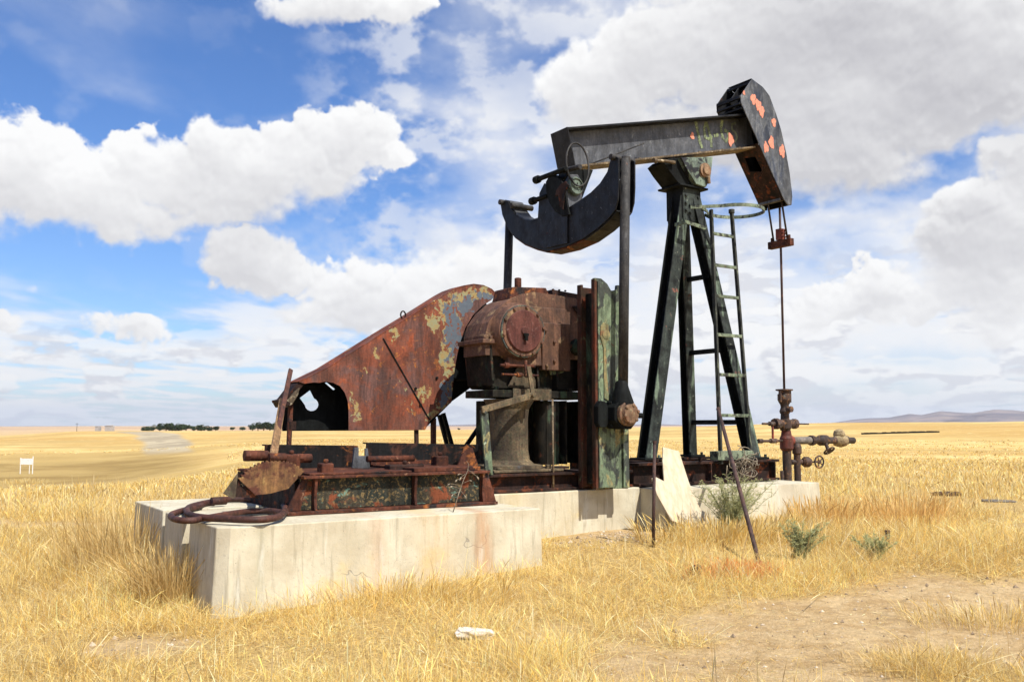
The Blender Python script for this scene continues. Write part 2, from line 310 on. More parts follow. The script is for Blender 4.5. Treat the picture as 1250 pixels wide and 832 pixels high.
# ---------------------------------------------------------------- mesh builder
class MB:
    def __init__(s): s.v = []; s.f = []; s.m = []; s.s = []; s.mi = 0
    def add(s, vs, fs, smooth=False):
        o = len(s.v); s.v += [Vector(x) for x in vs]
        for f in fs: s.f.append([i + o for i in f]); s.m.append(s.mi); s.s.append(smooth)
        return s
    def mat(s, i): s.mi = i; return s
    def box(s, u0, u1, v0, v1, z0, z1):
        vs = [(u, v, z) for z in (z0, z1) for v in (v0, v1) for u in (u0, u1)]
        return s.add(vs, [(0, 2, 3, 1), (4, 5, 7, 6), (0, 1, 5, 4), (2, 6, 7, 3), (0, 4, 6, 2), (1, 3, 7, 5)])
    def bar(s, p0, p1, w, h, up=(0, 0, 1), w2=None, h2=None):
        p0, p1 = Vector(p0), Vector(p1); d = (p1 - p0).normalized()
        x = d.cross(Vector(up)).normalized(); y = x.cross(d).normalized()
        w2 = w if w2 is None else w2; h2 = h if h2 is None else h2
        vs = []
        for p, a, b in ((p0, w, h), (p1, w2, h2)):
            vs += [p - x * a / 2 - y * b / 2, p + x * a / 2 - y * b / 2, p + x * a / 2 + y * b / 2, p - x * a / 2 + y * b / 2]
        return s.add(vs, [(3, 2, 1, 0), (4, 5, 6, 7), (0, 1, 5, 4), (1, 2, 6, 5), (2, 3, 7, 6), (3, 0, 4, 7)])
    def tube(s, pts, r, n=12, closed=False, smooth=True):
        pts = [Vector(p) for p in pts]; k = len(pts)
        rs = r if isinstance(r, (list, tuple)) else [r] * k
        vs = []; ref = None
        for i, p in enumerate(pts):
            if closed: d = pts[(i + 1) % k] - pts[i - 1]
            else: d = pts[min(i + 1, k - 1)] - pts[max(i - 1, 0)]
            d.normalize()
            if ref is None: ref = Vector((0, 0, 1)) if abs(d.z) < .9 else Vector((1, 0, 0))
            x = d.cross(ref).normalized(); y = x.cross(d).normalized(); ref = y
            for j in range(n):
                a = 2 * math.pi * j / n; vs.append(p + (x * math.cos(a) + y * math.sin(a)) * rs[i])
        fs = []
        for i in range(k if closed else k - 1):
            for j in range(n):
                a = i * n + j; b = i * n + (j + 1) % n; c = ((i + 1) % k) * n + (j + 1) % n; d_ = ((i + 1) % k) * n + j
                fs.append((a, d_, c, b))
        s.add(vs, fs, smooth)
        if not closed:
            o = len(s.v) - k * n
            s.f.append([o + j for j in range(n)]); s.m.append(s.mi); s.s.append(False)
            s.f.append([o + (k - 1) * n + j for j in reversed(range(n))]); s.m.append(s.mi); s.s.append(False)
        return s
    def cyl(s, p0, p1, r, n=16, r2=None):
        p0, p1 = Vector(p0), Vector(p1); d = (p1 - p0).normalized()
        ref = Vector((0, 0, 1)) if abs(d.z) < .9 else Vector((1, 0, 0))
        x = d.cross(ref).normalized(); y = x.cross(d).normalized(); r2 = r if r2 is None else r2
        vs = []
        for p, q in ((p0, r), (p1, r2)):
            vs += [p + (x * math.cos(2 * math.pi * j / n) + y * math.sin(2 * math.pi * j / n)) * q for j in range(n)]
        s.add(vs, [(j, n + j, n + (j + 1) % n, (j + 1) % n) for j in range(n)], n > 8)
        o = len(s.v) - 2 * n
        s.f.append([o + j for j in range(n)]); s.m.append(s.mi); s.s.append(False)
        s.f.append([o + n + j for j in reversed(range(n))]); s.m.append(s.mi); s.s.append(False)
        return s
    def lathe(s, p0, axis, prof, n=24):
        """prof: list of (radius, height along axis), sharp breaks doubled by caller"""
        p0 = Vector(p0); d = Vector(axis).normalized()
        ref = Vector((0, 0, 1)) if abs(d.z) < .9 else Vector((1, 0, 0))
        x = d.cross(ref).normalized(); y = x.cross(d).normalized()
        for i in range(len(prof) - 1):
            (r0, h0), (r1, h1_) = prof[i], prof[i + 1]
            vs = []
            for r, h in ((r0, h0), (r1, h1_)):
                vs += [p0 + d * h + (x * math.cos(2 * math.pi * j / n) + y * math.sin(2 * math.pi * j / n)) * max(r, 1e-4) for j in range(n)]
            s.add(vs, [(j, n + j, n + (j + 1) % n, (j + 1) % n) for j in range(n)], True)
        for (r, h), rev in ((prof[0], False), (prof[-1], True)):
            if r > 1e-3:
                vs = [p0 + d * h + (x * math.cos(2 * math.pi * j / n) + y * math.sin(2 * math.pi * j / n)) * r for j in range(n)]
                s.add(vs, [tuple(range(n)) if not rev else tuple(reversed(range(n)))])
        return s
    def prism(s, pts, off, holes=()):
        pts = [Vector(p) for p in pts]; off = Vector(off)
        loops = [pts] + [[Vector(p) for p in h] for h in holes]
        flat = [p for l in loops for p in l]; k = len(flat)
        tri = tessellate_polygon(loops)
        vs = flat + [p + off for p in flat]
        nrm = Vector((0, 0, 0))
        for i in range(len(pts)): nrm += pts[i].cross(pts[(i + 1) % len(pts)])
        fs = []
        for t in tri:
            a, b, c = t
            n = (flat[b] - flat[a]).cross(flat[c] - flat[a])
            if n.dot(off) > 0: a, c = c, a
            fs.append((a, b, c)); fs.append((c + k, b + k, a + k))
        o = 0
        for li, l in enumerate(loops):
            m_ = len(l)
            for i in range(m_):
                a = o + i; b = o + (i + 1) % m_
                fs.append((a, b, b + k, a + k))
            o += m_
        return s.add(vs, fs)
    def ibeam(s, p0, p1, w, h, tw, tf, up=(0, 0, 1)):
        p0, p1 = Vector(p0), Vector(p1); d = (p1 - p0).normalized()
        x = d.cross(Vector(up)).normalized(); y = x.cross(d).normalized()
        sec = [(-w/2, -h/2), (w/2, -h/2), (w/2, -h/2+tf), (tw/2, -h/2+tf), (tw/2, h/2-tf), (w/2, h/2-tf), (w/2, h/2), (-w/2, h/2), (-w/2, h/2-tf), (-tw/2, h/2-tf), (-tw/2, -h/2+tf), (-w/2, -h/2+tf)]
        return s.prism([p0 + x * a + y * b for a, b in sec], p1 - p0)
    def channel(s, p0, p1, w, h, t, up=(0, 0, 1), flip=1):
        p0, p1 = Vector(p0), Vector(p1); d = (p1 - p0).normalized()
        x = d.cross(Vector(up)).normalized() * flip; y = x.cross(d).normalized() * flip
        sec = [(0, -h/2), (w, -h/2), (w, -h/2+t), (t, -h/2+t), (t, h/2-t), (w, h/2-t), (w, h/2), (0, h/2)]
        return s.prism([p0 + x * a + y * b for a, b in sec], p1 - p0)
    def bolt(s, p, d, r=.02, h=.02):
        p = Vector(p); return s.cyl(p, p + Vector(d).normalized() * h, r, 6)
    def build(s, name, mats, parent=None, base=None, bevel=0, seg=2, frame=True, fixn=True):
        me = bpy.data.meshes.new(name)
        b = Vector(parent['base_']) if parent is not None else Vector(base if base is not None else (0, 0, 0))
        me.from_pydata([tuple(v - b) for v in s.v], [], s.f)
        if not isinstance(mats, (list, tuple)): mats = [mats]
        for m in mats: me.materials.append(M[m] if isinstance(m, str) else m)
        me.polygons.foreach_set('material_index', s.m); me.polygons.foreach_set('use_smooth', s.s)
        if fixn:
            bm = bmesh.new(); bm.from_mesh(me); bmesh.ops.recalc_face_normals(bm, faces=bm.faces); bm.to_mesh(me); bm.free()
        o = bpy.data.objects.new(name, me); col.objects.link(o)
        if parent is not None:
            o.parent = parent['obj'] if isinstance(parent, dict) else parent
        else:
            o.location = to_world(b) if frame else b
            if frame: o.rotation_euler = (0, 0, ROTZ)
        if bevel:
            md = o.modifiers.new('bevel', 'BEVEL'); md.width = bevel; md.segments = seg; md.limit_method = 'ANGLE'; md.angle_limit = R(40)
        return o

def tag(o, label=None, cat=None, group=None, kind=None):
    if label: o['label'] = label
    if cat: o['category'] = cat
    if group: o['group'] = group
    if kind: o['kind'] = kind
    return o

def thing(name, base, label, cat, group=None, frame=True, rot=0):
    o = bpy.data.objects.new(name, None); col.objects.link(o); o.empty_display_size = .2
    b = Vector(base)
    o.location = to_world(b) if frame else b
    o.rotation_euler = (0, 0, ROTZ if frame else rot)
    tag(o, label, cat, group)
    return {'obj': o, 'base_': b}

def sub(o, parent_dict):
    """make a dict so that o can be the parent of a sub-part sharing the thing's base"""
    return {'obj': o, 'base_': parent_dict['base_']}

# ---------------------------------------------------------------- ground
def build_ground():
    az = np.concatenate([np.linspace(-180, -42, 40, endpoint=False), np.linspace(-42, 42, 760, endpoint=False), np.linspace(42, 180, 40, endpoint=False)])
    rr = [0.6]
    while rr[-1] < 9500: rr.append(rr[-1] * 1.0175 + .012)
    rr = np.array(rr); na, nr = len(az), len(rr)
    AZ, RR = np.meshgrid(np.radians(az), rr)
    X = RR * np.sin(AZ); Y = RR * np.cos(AZ); Z = H(X, Y)
    vs = np.stack([X, Y, Z], -1).reshape(-1, 3)
    vs = np.vstack([vs, [[0, 0, h1(0, 0)]]])
    i = np.arange(nr - 1)[:, None] * na; j = np.arange(na)[None, :]; j2 = (j + 1) % na
    q = np.stack([i + j, i + na + j, i + na + j2, i + j2], -1).reshape(-1, 4)
    tr = np.stack([np.full(na, nr * na), np.arange(na), (np.arange(na) + 1) % na], -1)
    me = bpy.data.meshes.new('ground')
    nv = len(vs); nq = len(q); nt_ = len(tr)
    me.vertices.add(nv); me.vertices.foreach_set('co', vs.ravel())
    loops = np.concatenate([q.ravel(), tr.ravel()])
    me.loops.add(len(loops)); me.loops.foreach_set('vertex_index', loops.astype(np.int32))
    me.polygons.add(nq + nt_)
    ls = np.concatenate([np.arange(nq) * 4, nq * 4 + np.arange(nt_) * 3]).astype(np.int32)
    me.polygons.foreach_set('loop_start', ls)
    me.polygons.foreach_set('use_smooth', np.ones(nq + nt_, bool))
    me.update(calc_edges=True); me.validate()
    if True:
        d = dirt(vs[:, 0], vs[:, 1]) * (1 - ss(22, 30, np.hypot(vs[:, 0], vs[:, 1])))
        a = np.degrees(np.arctan2(vs[:, 0], vs[:, 1])); r = np.hypot(vs[:, 0], vs[:, 1])
        # ploughed strip that climbs the left hill and bends left at its foot
        def band(ac, w, r0, r1, soft=.5):
            return (1 - ss(w - soft, w + soft, np.abs(a - ac))) * ss(r0 * .93, r0 * 1.04, r) * (1 - ss(r1 * .96, r1 * 1.03, r))
        n = fbm(vs[:, 0] * .02, vs[:, 1] * .02, 44)
        c = -20.2 - 1.2 * np.clip((r - 160) / 160, -1, 1.4) + (n - .5) * 1.2
        tr_ = band(c, 1.25, 140, 400, .25)
        tr_ = np.maximum(tr_, .55 * (1 - ss(6, 14, np.abs(r - 92 - (n - .5) * 30 - 1.2 * (a + 24)))) * (1 - ss(-23, -20, a)) * ss(-32, -24, a))
        cc = np.zeros((nv, 4), np.float32); cc[:, 0] = d; cc[:, 1] = tr_; cc[:, 3] = 1
        nb_ = fbm(vs[:, 0] * .035, vs[:, 1] * .035, 47, 5)
        cc[:, 2] = ss(70, 84, r + (nb_ - .5) * 20) * (1 - ss(105, 150, r + (nb_ - .5) * 60)) * (1 - ss(-21, -16.5, a)) * ss(-50, -40, a)  # olive-brown valley foot at left, slope shade put into the colour
        at = me.color_attributes.new('zones', 'FLOAT_COLOR', 'POINT'); at.data.foreach_set('color', cc.ravel())
    m, nt, b = new_mat('dry_field')
    tc = nd(nt, 'ShaderNodeTexCoord'); vec = tc.outputs['Object']
    geo = nd(nt, 'ShaderNodeNewGeometry')
    za = nd(nt, 'ShaderNodeVertexColor'); za.layer_name = 'zones'
    sp = nd(nt, 'ShaderNodeSeparateColor'); nt.links.new(za.outputs['Color'], sp.inputs[0])
    big = noise(nt, vec, .012, 5, .6, .4)
    mid = noise(nt, vec, .11, 6, .65, .3)
    sml = noise(nt, vec, 1.6, 8, .75, .3)
    fin = noise(nt, vec, 18, 8, .75)
    straw = mix(nt, mrange(nt, mid, .36, .64), (.53, .37, .135), (.67, .49, .215))
    straw = mix(nt, mrange(nt, big, .42, .60), straw, (.46, .30, .105))
    straw = mix(nt, mrange(nt, noise(nt, vec, .35, 6, .7, .5), .56, .70), straw, (.72, .56, .28))
    straw = mix(nt, mrange(nt, noise(nt, vec, .03, 7, .7, .8, (1, 3, 1)), .56, .68), straw, (.40, .265, .10))
    straw = mix(nt, mrange(nt, noise(nt, vec, .012, 8, .7, .6, (1, 2.5, 1)), .50, .58), straw, (.44, .31, .12))
    straw = mix(nt, mrange(nt, sml, .57, .72), straw, (.34, .22, .09))
    soil = mix(nt, mrange(nt, noise(nt, vec, 3.0, 8, .7, .3), .35, .65), (.43, .29, .14), (.56, .41, .225))
    soil = mix(nt, mrange(nt, noise(nt, vec, 60, 4, .7), .60, .68), soil, (.20, .14, .09))
    soil = mix(nt, mrange(nt, noise(nt, vec, 45, 4, .6), .62, .70), soil, (.68, .58, .43))
    litter = mix(nt, mrange(nt, noise(nt, vec, 26, 8, .75, .8, (1, 3, 1)), .42, .60), (.33, .21, .08), (.66, .48, .20))
    # near the viewer the sheet is the litter between the stalks
    ln = nd(nt, 'ShaderNodeVectorMath'); ln.operation = 'LENGTH'; nt.links.new(vec, ln.inputs[0])
    nearf = mrange(nt, ln.outputs['Value'], 14, 60, 1, 0)
    c = mix(nt, nearf, straw, litter)
    c = mix(nt, sp.outputs[0], c, soil)
    track = mix(nt, mrange(nt, noise(nt, vec, .12, 6, .7, 1.0, (1, .25, 1)), .40, .62), (.31, .26, .18), (.45, .38, .26))
    c = mix(nt, sp.outputs[1], c, track)
    c = mix(nt, sp.outputs[2], c, mix(nt, mrange(nt, noise(nt, vec, .09, 6), .4, .6), (.28, .19, .07), (.38, .27, .105)))
    farf = mrange(nt, ln.outputs['Value'], 700, 2600, 0, .8)
    c = mix(nt, farf, c, mix(nt, mrange(nt, noise(nt, vec, .0016, 5, .6), .4, .6), (.42, .27, .19), (.55, .40, .24)))
    sc = nd(nt, 'ShaderNodeVectorMath'); sc.operation = 'SCALE'
    nt.links.new(c, sc.inputs[0]); nt.links.new(mrange(nt, fin, .3, .7, .75, 1.25, False), sc.inputs['Scale'])
    nt.links.new(sc.outputs[0], b.inputs['Base Color']); b.inputs['Roughness'].default_value = 1.0
    b.inputs['Specular IOR Level'].default_value = .05
    bp = nd(nt, 'ShaderNodeBump'); bp.inputs['Strength'].default_value = .9; bp.inputs['Distance'].default_value = .05
    hh = mth(nt, 'ADD', mth(nt, 'MULTIPLY', noise(nt, vec, 7, 8, .7), 1.0), mth(nt, 'MULTIPLY', noise(nt, vec, 70, 5, .7), .35))
    nt.links.new(hh, bp.inputs['Height']); nt.links.new(bp.outputs['Normal'], b.inputs['Normal'])
    me.materials.append(m)
    o = bpy.data.objects.new('ground', me); col.objects.link(o); tag(o, kind='structure')
build_ground()

# ---------------------------------------------------------------- far hills
def build_hills():
    pts = [(-60, 4), (-29, 5), (-22, 8), (-12, 6), (-8, 14), (-4, 16), (0, 26), (3, 20), (6, 16), (9, 22), (12, 10), (17.5, 12)]
    pr = [(1010, 515.5), (1040, 511), (1060, 509), (1085, 508.5), (1110, 504), (1125, 505), (1148, 500), (1165, 501.5), (1187, 502.5), (1200, 500.5), (1215, 498.5), (1235, 499.5), (1250, 501), (1300, 504), (1400, 508)]
    for px, py in pr:
        d = ray(px, py); pts.append((math.degrees(math.atan2(d[0], d[1])), 6200 * d[2] / math.hypot(d[0], d[1]) + EYE))
    pts.append((60, 20)); pts.sort()
    a = np.radians(np.linspace(-60, 60, 900)); r = np.linspace(3600, 8600, 60)
    prof = np.interp(np.degrees(a), [p[0] for p in pts], [p[1] for p in pts])
    AZ, RR = np.meshgrid(a, r); X = RR * np.sin(AZ); Y = RR * np.cos(AZ)
    n1 = fbm(X * .0016, Y * .0016, 61, 6); n2 = fbm(X * .006, Y * .006, 71, 4)
    bump = ss(3900, 6200, RR) * (1 - .5 * ss(6400, 8500, RR))
    Z = H(X, Y) * 0 + np.where(RR < 3900, -30, -6) + prof[None, :] * bump * (0.94 + .10 * n2) + (n1 - .5) * 22 * ss(4000, 5000, RR) * (1 - ss(5500, 6200, RR)) * ss(14, 20, np.degrees(AZ)) + (1 - ss(3600, 4600, RR)) * -6
    lower = 34 * np.exp(-((np.degrees(AZ) - 27.5) / 4.2) ** 2 - ((RR - 4700) / 300) ** 2)
    Z = Z + lower
    vs = np.stack([X, Y, Z], -1).reshape(-1, 3); na = len(a); nr = len(r)
    i = np.arange(nr - 1)[:, None] * na; j = np.arange(na - 1)[None, :]
    q = np.stack([i + j, i + na + j, i + na + j + 1, i + j + 1], -1).reshape(-1, 4)
    me = bpy.data.meshes.new('hills'); me.from_pydata(vs.tolist(), [], q.tolist())
    me.polygons.foreach_set('use_smooth', np.ones(len(q), bool))
    m, nt, b = new_mat('hill_soil')
    tc = nd(nt, 'ShaderNodeTexCoord'); vec = tc.outputs['Object']
    c = mix(nt, mrange(nt, noise(nt, vec, .0022, 8, .65, .5), .42, .58), (.14, .125, .14), (.27, .215, .195))
    c = mix(nt, mrange(nt, noise(nt, vec, .006, 8, .7), .54, .66), c, (.10, .08, .085))
    nt.links.new(c, b.inputs['Base Color']); b.inputs['Roughness'].default_value = 1
    me.materials.append(m)
    o = bpy.data.objects.new('hills', me); col.objects.link(o); tag(o, kind='structure')
build_hills()

# ---------------------------------------------------------------- concrete foundations
def roughen(o, amt=.004, cut=9, seed=1):
    """subdivide and chip the cast block a little"""
    me = o.data; bm = bmesh.new(); bm.from_mesh(me)
    bmesh.ops.triangulate(bm, faces=[f for f in bm.faces if len(f.verts) > 4])
    for _ in range(3):
        es = [e for e in bm.edges if e.calc_length() > .12]
        if not es: break
        bmesh.ops.subdivide_edges(bm, edges=es, cuts=max(1, 2), use_grid_fill=True)
        if len(bm.verts) > 60000: break
    bmesh.ops.remove_doubles(bm, verts=bm.verts, dist=.0005)
    co = np.array([v.co[:] for v in bm.verts])
    n = fbm(co[:, 0] * 3 + co[:, 2] * 2.1, co[:, 1] * 3 - co[:, 2] * 1.7, seed, 4) - .5
    nrm = np.array([v.normal[:] for v in bm.verts])
    shp = {}
    for k, v in enumerate(bm.verts):
        ang = max([e.calc_face_angle(0) for e in v.link_edges] + [0])
        chip = 0
        if ang > .6:
            q = float(fbm(np.array([co[k, 0] * 9 + co[k, 2] * 7]), np.array([co[k, 1] * 9]), seed + 5, 3)[0])
            chip = 0
        v.co = Vector(co[k]) + Vector(nrm[k]) * (n[k] * amt * 2 - chip)
    bm.to_mesh(me); bm.free()

def block(name, poly, z0, z1, label, mat, base, batter=0.02, bevel=.012, seed=1, extra=None):
    mb = MB()
    c = Vector((sum(p[0] for p in poly) / len(poly), sum(p[1] for p in poly) / len(poly), 0))
    k = len(poly)
    vs = [Vector((p[0], p[1], z0)) + (Vector((p[0], p[1], 0)) - c).normalized() * batter for p in poly] + [Vector((p[0], p[1], z1)) for p in poly]
    mb.add(vs, [tuple(range(k))[::-1], tuple(range(k, 2 * k))] + [(i, (i + 1) % k, k + (i + 1) % k, k + i) for i in range(k)])
    o = mb.build(name, mat, None, base)
    roughen(o, seed=seed)
    md = o.modifiers.new('bevel', 'BEVEL'); md.width = bevel; md.segments = 2; md.limit_method = 'ANGLE'; md.angle_limit = R(50)
    tag(o, label, 'concrete foundation')
    return o
OR = (.50, .22, .09)
block('concrete_block', [(-9.60, -2.0), (-9.50, -2.07), (-6.30, -2.05), (-6.30, -1.1), (-9.60, -1.2)], -.4, .76,
      'pale rust-streaked concrete block nearest the viewer, under the rusty motor skid', concrete_mat('concrete_front', [(2.60, .16, .62, (.44, .23, .11)), (2.05, .34, .42, (.52, .36, .18)), (1.45, .18, .30, (.50, .30, .18)), (.35, .12, .28, (.36, .35, .24))]), (-9.6, -2.05, 0), batter=.045, bevel=.02, seed=2)
block('concrete_block', [(-9.62, -1.03), (-6.30, -.95), (-6.30, -.42), (-9.62, -.38)], -.4, .765,
      'narrow recessed concrete block squeezed between the nearest block and the rearmost one', concrete_mat('concrete_mid', [], 5), (-9.6, -1.0, 0), seed=5)
block('concrete_block', [(-9.62, -.28), (-6.3, -.28), (-6.3, 1.06), (-9.6, 1.04)], -.4, .775,
      'rearmost concrete block at the left end, half hidden by tall dry grass', concrete_mat('concrete_rear', [], 9), (-9.6, 1.0, 0), seed=7)
block('concrete_block', [(-6.26, -.86), (-3.86, -.84), (-3.86, .95), (-6.26, .95)], -.4, .82,
      'concrete block under the gear reducer, shaded by the green crank arm', concrete_mat('concrete_reducer', [(.4, .35, .4, (.55, .42, .2)), (1.2, .3, .25, (.5, .40, .22))], 13), (-6.26, -.85, 0), seed=9)
block('concrete_block', [(-3.84, -1.30), (-1.12, -1.38), (-.93, -1.34), (-.90, .9), (-3.84, .9)], -.4, .81,
      'concrete block at the well end, cracked at its right corner, under the three-legged tower', concrete_mat('concrete_well', [(2.2, .25, .2, (.45, .42, .36))], 17), (-3.84, -1.3, 0), batter=.08, bevel=.03, seed=12)

# ---------------------------------------------------------------- pumping unit
PJ = thing('pump_jack', (-2.2, 0, .82), 'derelict black, green and rust-red oil pump jack standing on concrete blocks', 'pump jack')

# --- base frame: two long channels and cross members on the blocks
mb = MB()
zb0, zb1 = .825, 1.13
for v in (-.72, .62):
    mb.ibeam((-6.15, v, .935), (-3.95, v, .935), .20, .215, .02, .03)
    mb.ibeam((-3.86, v, .975), (-1.15, v, .975), .22, .30, .02, .035)
for u in (-6.1, -5.1, -4.3): mb.box(u, u + .14, -.6, .5, .83, 1.02)
for u in (-3.7, -2.9, -2.2, -1.4): mb.box(u, u + .12, -.6, .5, .83, 1.09)
for u in (-3.4, -2.55, -1.9, -1.25):          # stiffener pairs on the near flange
    mb.box(u, u + .02, -.83, -.73, .86, 1.09)
for u in (-3.5, -2.7, -1.7): mb.bolt((u, -.78, 1.126), (0, 0, 1), .028, .05)
mb.build('base_frame', 'drust', PJ, bevel=.004)

# --- samson post (three legs)
top = Vector((-2.15, 0, 5.0))
def hleg(foot, topp, w, h, mats=('legb', 'legp'), face=(0, -1, 0)):
    """H-section leg, flanges facing the viewer side; near flange in worn green paint"""
    m_ = MB(); foot = Vector(foot); topp = Vector(topp); d = (topp - foot).normalized()
    up = Vector(face); x = d.cross(up).normalized(); y = x.cross(d).normalized(); t = .018
    def pl(x0, x1, y0, y1, mi):
        m_.mat(mi); vs = []
        for p in (foot, topp):
            vs += [p + x * x0 + y * y0, p + x * x1 + y * y0, p + x * x1 + y * y1, p + x * x0 + y * y1]
        m_.add(vs, [(3, 2, 1, 0), (4, 5, 6, 7), (0, 1, 5, 4), (1, 2, 6, 5), (2, 3, 7, 6), (3, 0, 4, 7)])
    pl(-w/2, w/2, h/2 - t, h/2, 1); pl(-w/2, w/2, -h/2, -h/2 + t, 0); pl(-t/2, t/2, -h/2 + t + .001, h/2 - t - .001, 0)
    return m_, list(mats)
post = MB(); post.mat(1)
post.box(-2.34, -2.00, -.175, -.155, 4.62, 5.12)          # gusset plates that gather the legs
post.mat(0).box(-2.34, -2.00, .14, .16, 4.62, 5.12)
post.box(-2.36, -2.342, -.175, .16, 4.66, 5.12); post.box(-1.998, -1.98, -.175, .16, 4.66, 5.12)
post.mat(1)
for i in range(3):
    for j in range(2):
        if (i, j) == (0, 1): continue
        post.bolt((-2.29 + j * .08, -.175, 5.0 - i * .11 - .03 * j), (0, -1, 0), .022, .028)
for i in range(3): post.bolt((-2.04, -.175, 5.0 - i * .11), (0, -1, 0), .022, .028)
samson = post.build('samson_post', ['legb', 'legp'], PJ, bevel=.004)
SP = sub(samson, PJ)
for foot, tp, w, h in (((-3.02, -.05, 1.13), (-2.27, -.06, 4.98), .20, .20), ((-1.46, .66, 1.13), (-2.12, .08, 4.98), .16, .15), ((-1.52, -.66, 1.13), (-2.06, -.09, 4.98), .16, .18)):
    m_, mm = hleg(foot, tp, w, h)
    f = Vector(foot); m_.mat(0).box(f.x - .17, f.x + .17, f.y - .16, f.y + .16, f.z, f.z + .03)
    m_.mat(1)
    for a in (-.12, .12): m_.bolt((f.x + a, f.y - .13, f.z + .03), (0, 0, 1), .022, .04)
    m_.build('leg', mm, SP, bevel=.003)
def legpt(foot, tp, z):
    f = Vector(foot); t = Vector(tp); k = (z - f.z) / (t.z - f.z); return f.lerp(t, k)
B = ((-1.46, .66, 1.13), (-2.10, .08, 4.9)); C = ((-1.52, -.66, 1.13), (-2.05, -.10, 4.9))
for z in (1.66, 2.72, 3.82):
    MB().bar(legpt(*B, z), legpt(*C, z), .05, .07).build('cross_bar', 'legb', SP, bevel=.004)

# --- saddle bearing on top
mb = MB(); mb.mat(0)
mb.box(-2.46, -1.88, -.24, .24, 5.12, 5.15)
prof = [(-2.42, 5.15), (-2.02, 5.15), (-1.90, 5.27), (-1.84, 5.62), (-2.62, 5.50), (-2.72, 5.42), (-2.60, 5.30)]
mb.prism([(u, -.18, z) for u, z in prof], (0, .36, 0))
mb.mat(1).prism([(u, -.27, z) for u, z in [(-2.16, 5.17), (-1.96, 5.15), (-1.86, 5.30), (-1.80, 5.64), (-2.46, 5.52), (-2.34, 5.36)]], (0, .085, 0))
mb.mat(2).lathe((-1.985, -.27, 5.40), (0, -1, 0), [(.11, 0), (.11, .03), (.075, .035), (.07, .06), (.0, .062)], 14)
mb.cyl((-1.95, -.31, 5.30), (-1.93, -.30, 5.20), .03, 8)
mb.mat(3).tube([(-2.55, -.22, 5.44), (-2.72, -.24, 5.43), (-2.94, -.25, 5.40)], [.03, .022, .026], 8)
mb.cyl((-2.94, -.25, 5.40), (-2.99, -.25, 5.395), .04, 8)
mb.build('saddle_bearing', ['legb', 'saddle', 'brass', 'flange'], PJ, bevel=.006)

# --- walking beam (rises toward the well)
dirb = Vector((3.83, 0, .945)).normalized()
nb = Vector((-dirb.z, 0, dirb.x))
mid_rear = Vector((-4.42, 0, 5.36)); Lb = 3.9
hb0, hb1 = .60, .60
p0 = mid_rear; p1 = mid_rear + dirb * Lb
mb = MB()
hw = .19; tf = .028
def beamq(a, b0, b1, v0, v1, mi):   # slab along the beam between heights b0..b1
    mb.mat(mi)
    vs = []
    for p in (p0, p0 + dirb * a):
        vs += [p + nb * b0 + Vector((0, v0, 0)), p + nb * b0 + Vector((0, v1, 0)), p + nb * b1 + Vector((0, v1, 0)), p + nb * b1 + Vector((0, v0, 0))]
    mb.add(vs, [(3, 2, 1, 0), (4, 5, 6, 7), (0, 1, 5, 4), (1, 2, 6, 5), (2, 3, 7, 6), (3, 0, 4, 7)])
hh_ = .275
beamq(Lb, hh_ - tf, hh_, -hw, hw, 0)
beamq(Lb, -hh_, -hh_ + tf, -hw, hw, 1)
beamq(Lb, -hh_ + tf + .001, hh_ - tf - .001, -.012, .012, 2)
mb.mat(0)
for a in (0.004,):
    e = p0 + dirb * a - dirb * .02
    mb.prism([e + nb * b + Vector((0, v, 0)) for b, v in ((-hh_ - .08, -hw), (-hh_ - .08, hw), (hh_ + .003, hw), (hh_ + .003, -hw))], dirb * .018)
for a in (.9, 1.25, 2.5, 3.0, 3.4): mb.mat(1).bolt(p0 + dirb * a + nb * (-hh_ + tf) + Vector((0, -.13, 0)), nb, .022, .018)
beam = mb.build('walking_beam', ['black', 'flange', 'beam'], PJ, bevel=.004)
BM = sub(beam, PJ)
# hand-sprayed well number on the web
def bp_(px, py, v=-.0145): return pv(px, py, v)
def stroke(m_, pts, w, v=-.0145, off=-.002):
    P = [pv(x, y, v) for x, y in pts]
    L = []; Rr = []
    for i, p in enumerate(P):
        d = (P[min(i + 1, len(P) - 1)] - P[max(i - 1, 0)]).normalized(); n = Vector((-d.z, 0, d.x)); L.append(p + n * w / 2); Rr.append(p - n * w / 2)
    for i in range(len(P) - 1):
        m_.add([L[i], L[i + 1], Rr[i + 1], Rr[i]] + [q + Vector((0, off, 0)) for q in (L[i], L[i + 1], Rr[i + 1], Rr[i])],
               [(0, 1, 2, 3), (7, 6, 5, 4), (0, 4, 5, 1), (2, 6, 7, 3), (1, 5, 6, 2), (3, 7, 4, 0)])
gx = MB()
stroke(gx, [(849, 147), (851.5, 160), (854, 172), (857, 181)], .055)
stroke(gx, [(862, 149), (859.5, 158), (861, 168), (866, 170), (869, 166)], .055)
stroke(gx, [(862, 149), (865, 158), (868, 170), (868.5, 180)], .05)
stroke(gx, [(871.5, 165.5), (877, 164.5)], .06)
stroke(gx, [(882, 147), (880, 156), (882, 168), (886, 173), (889.5, 168), (888.5, 161), (884, 159)], .055)
gx.build('painted_number', 'number', BM)
gx = MB(); gx.mat(0)
stroke(gx, [(898, 150), (893.5, 152), (893.5, 158), (898, 162), (900, 168), (897, 173)], .035)
gx.build('painted_letter', weathered('dim_spray', (.15, .175, .12), (.20, .23, .15), rough=.7), BM)
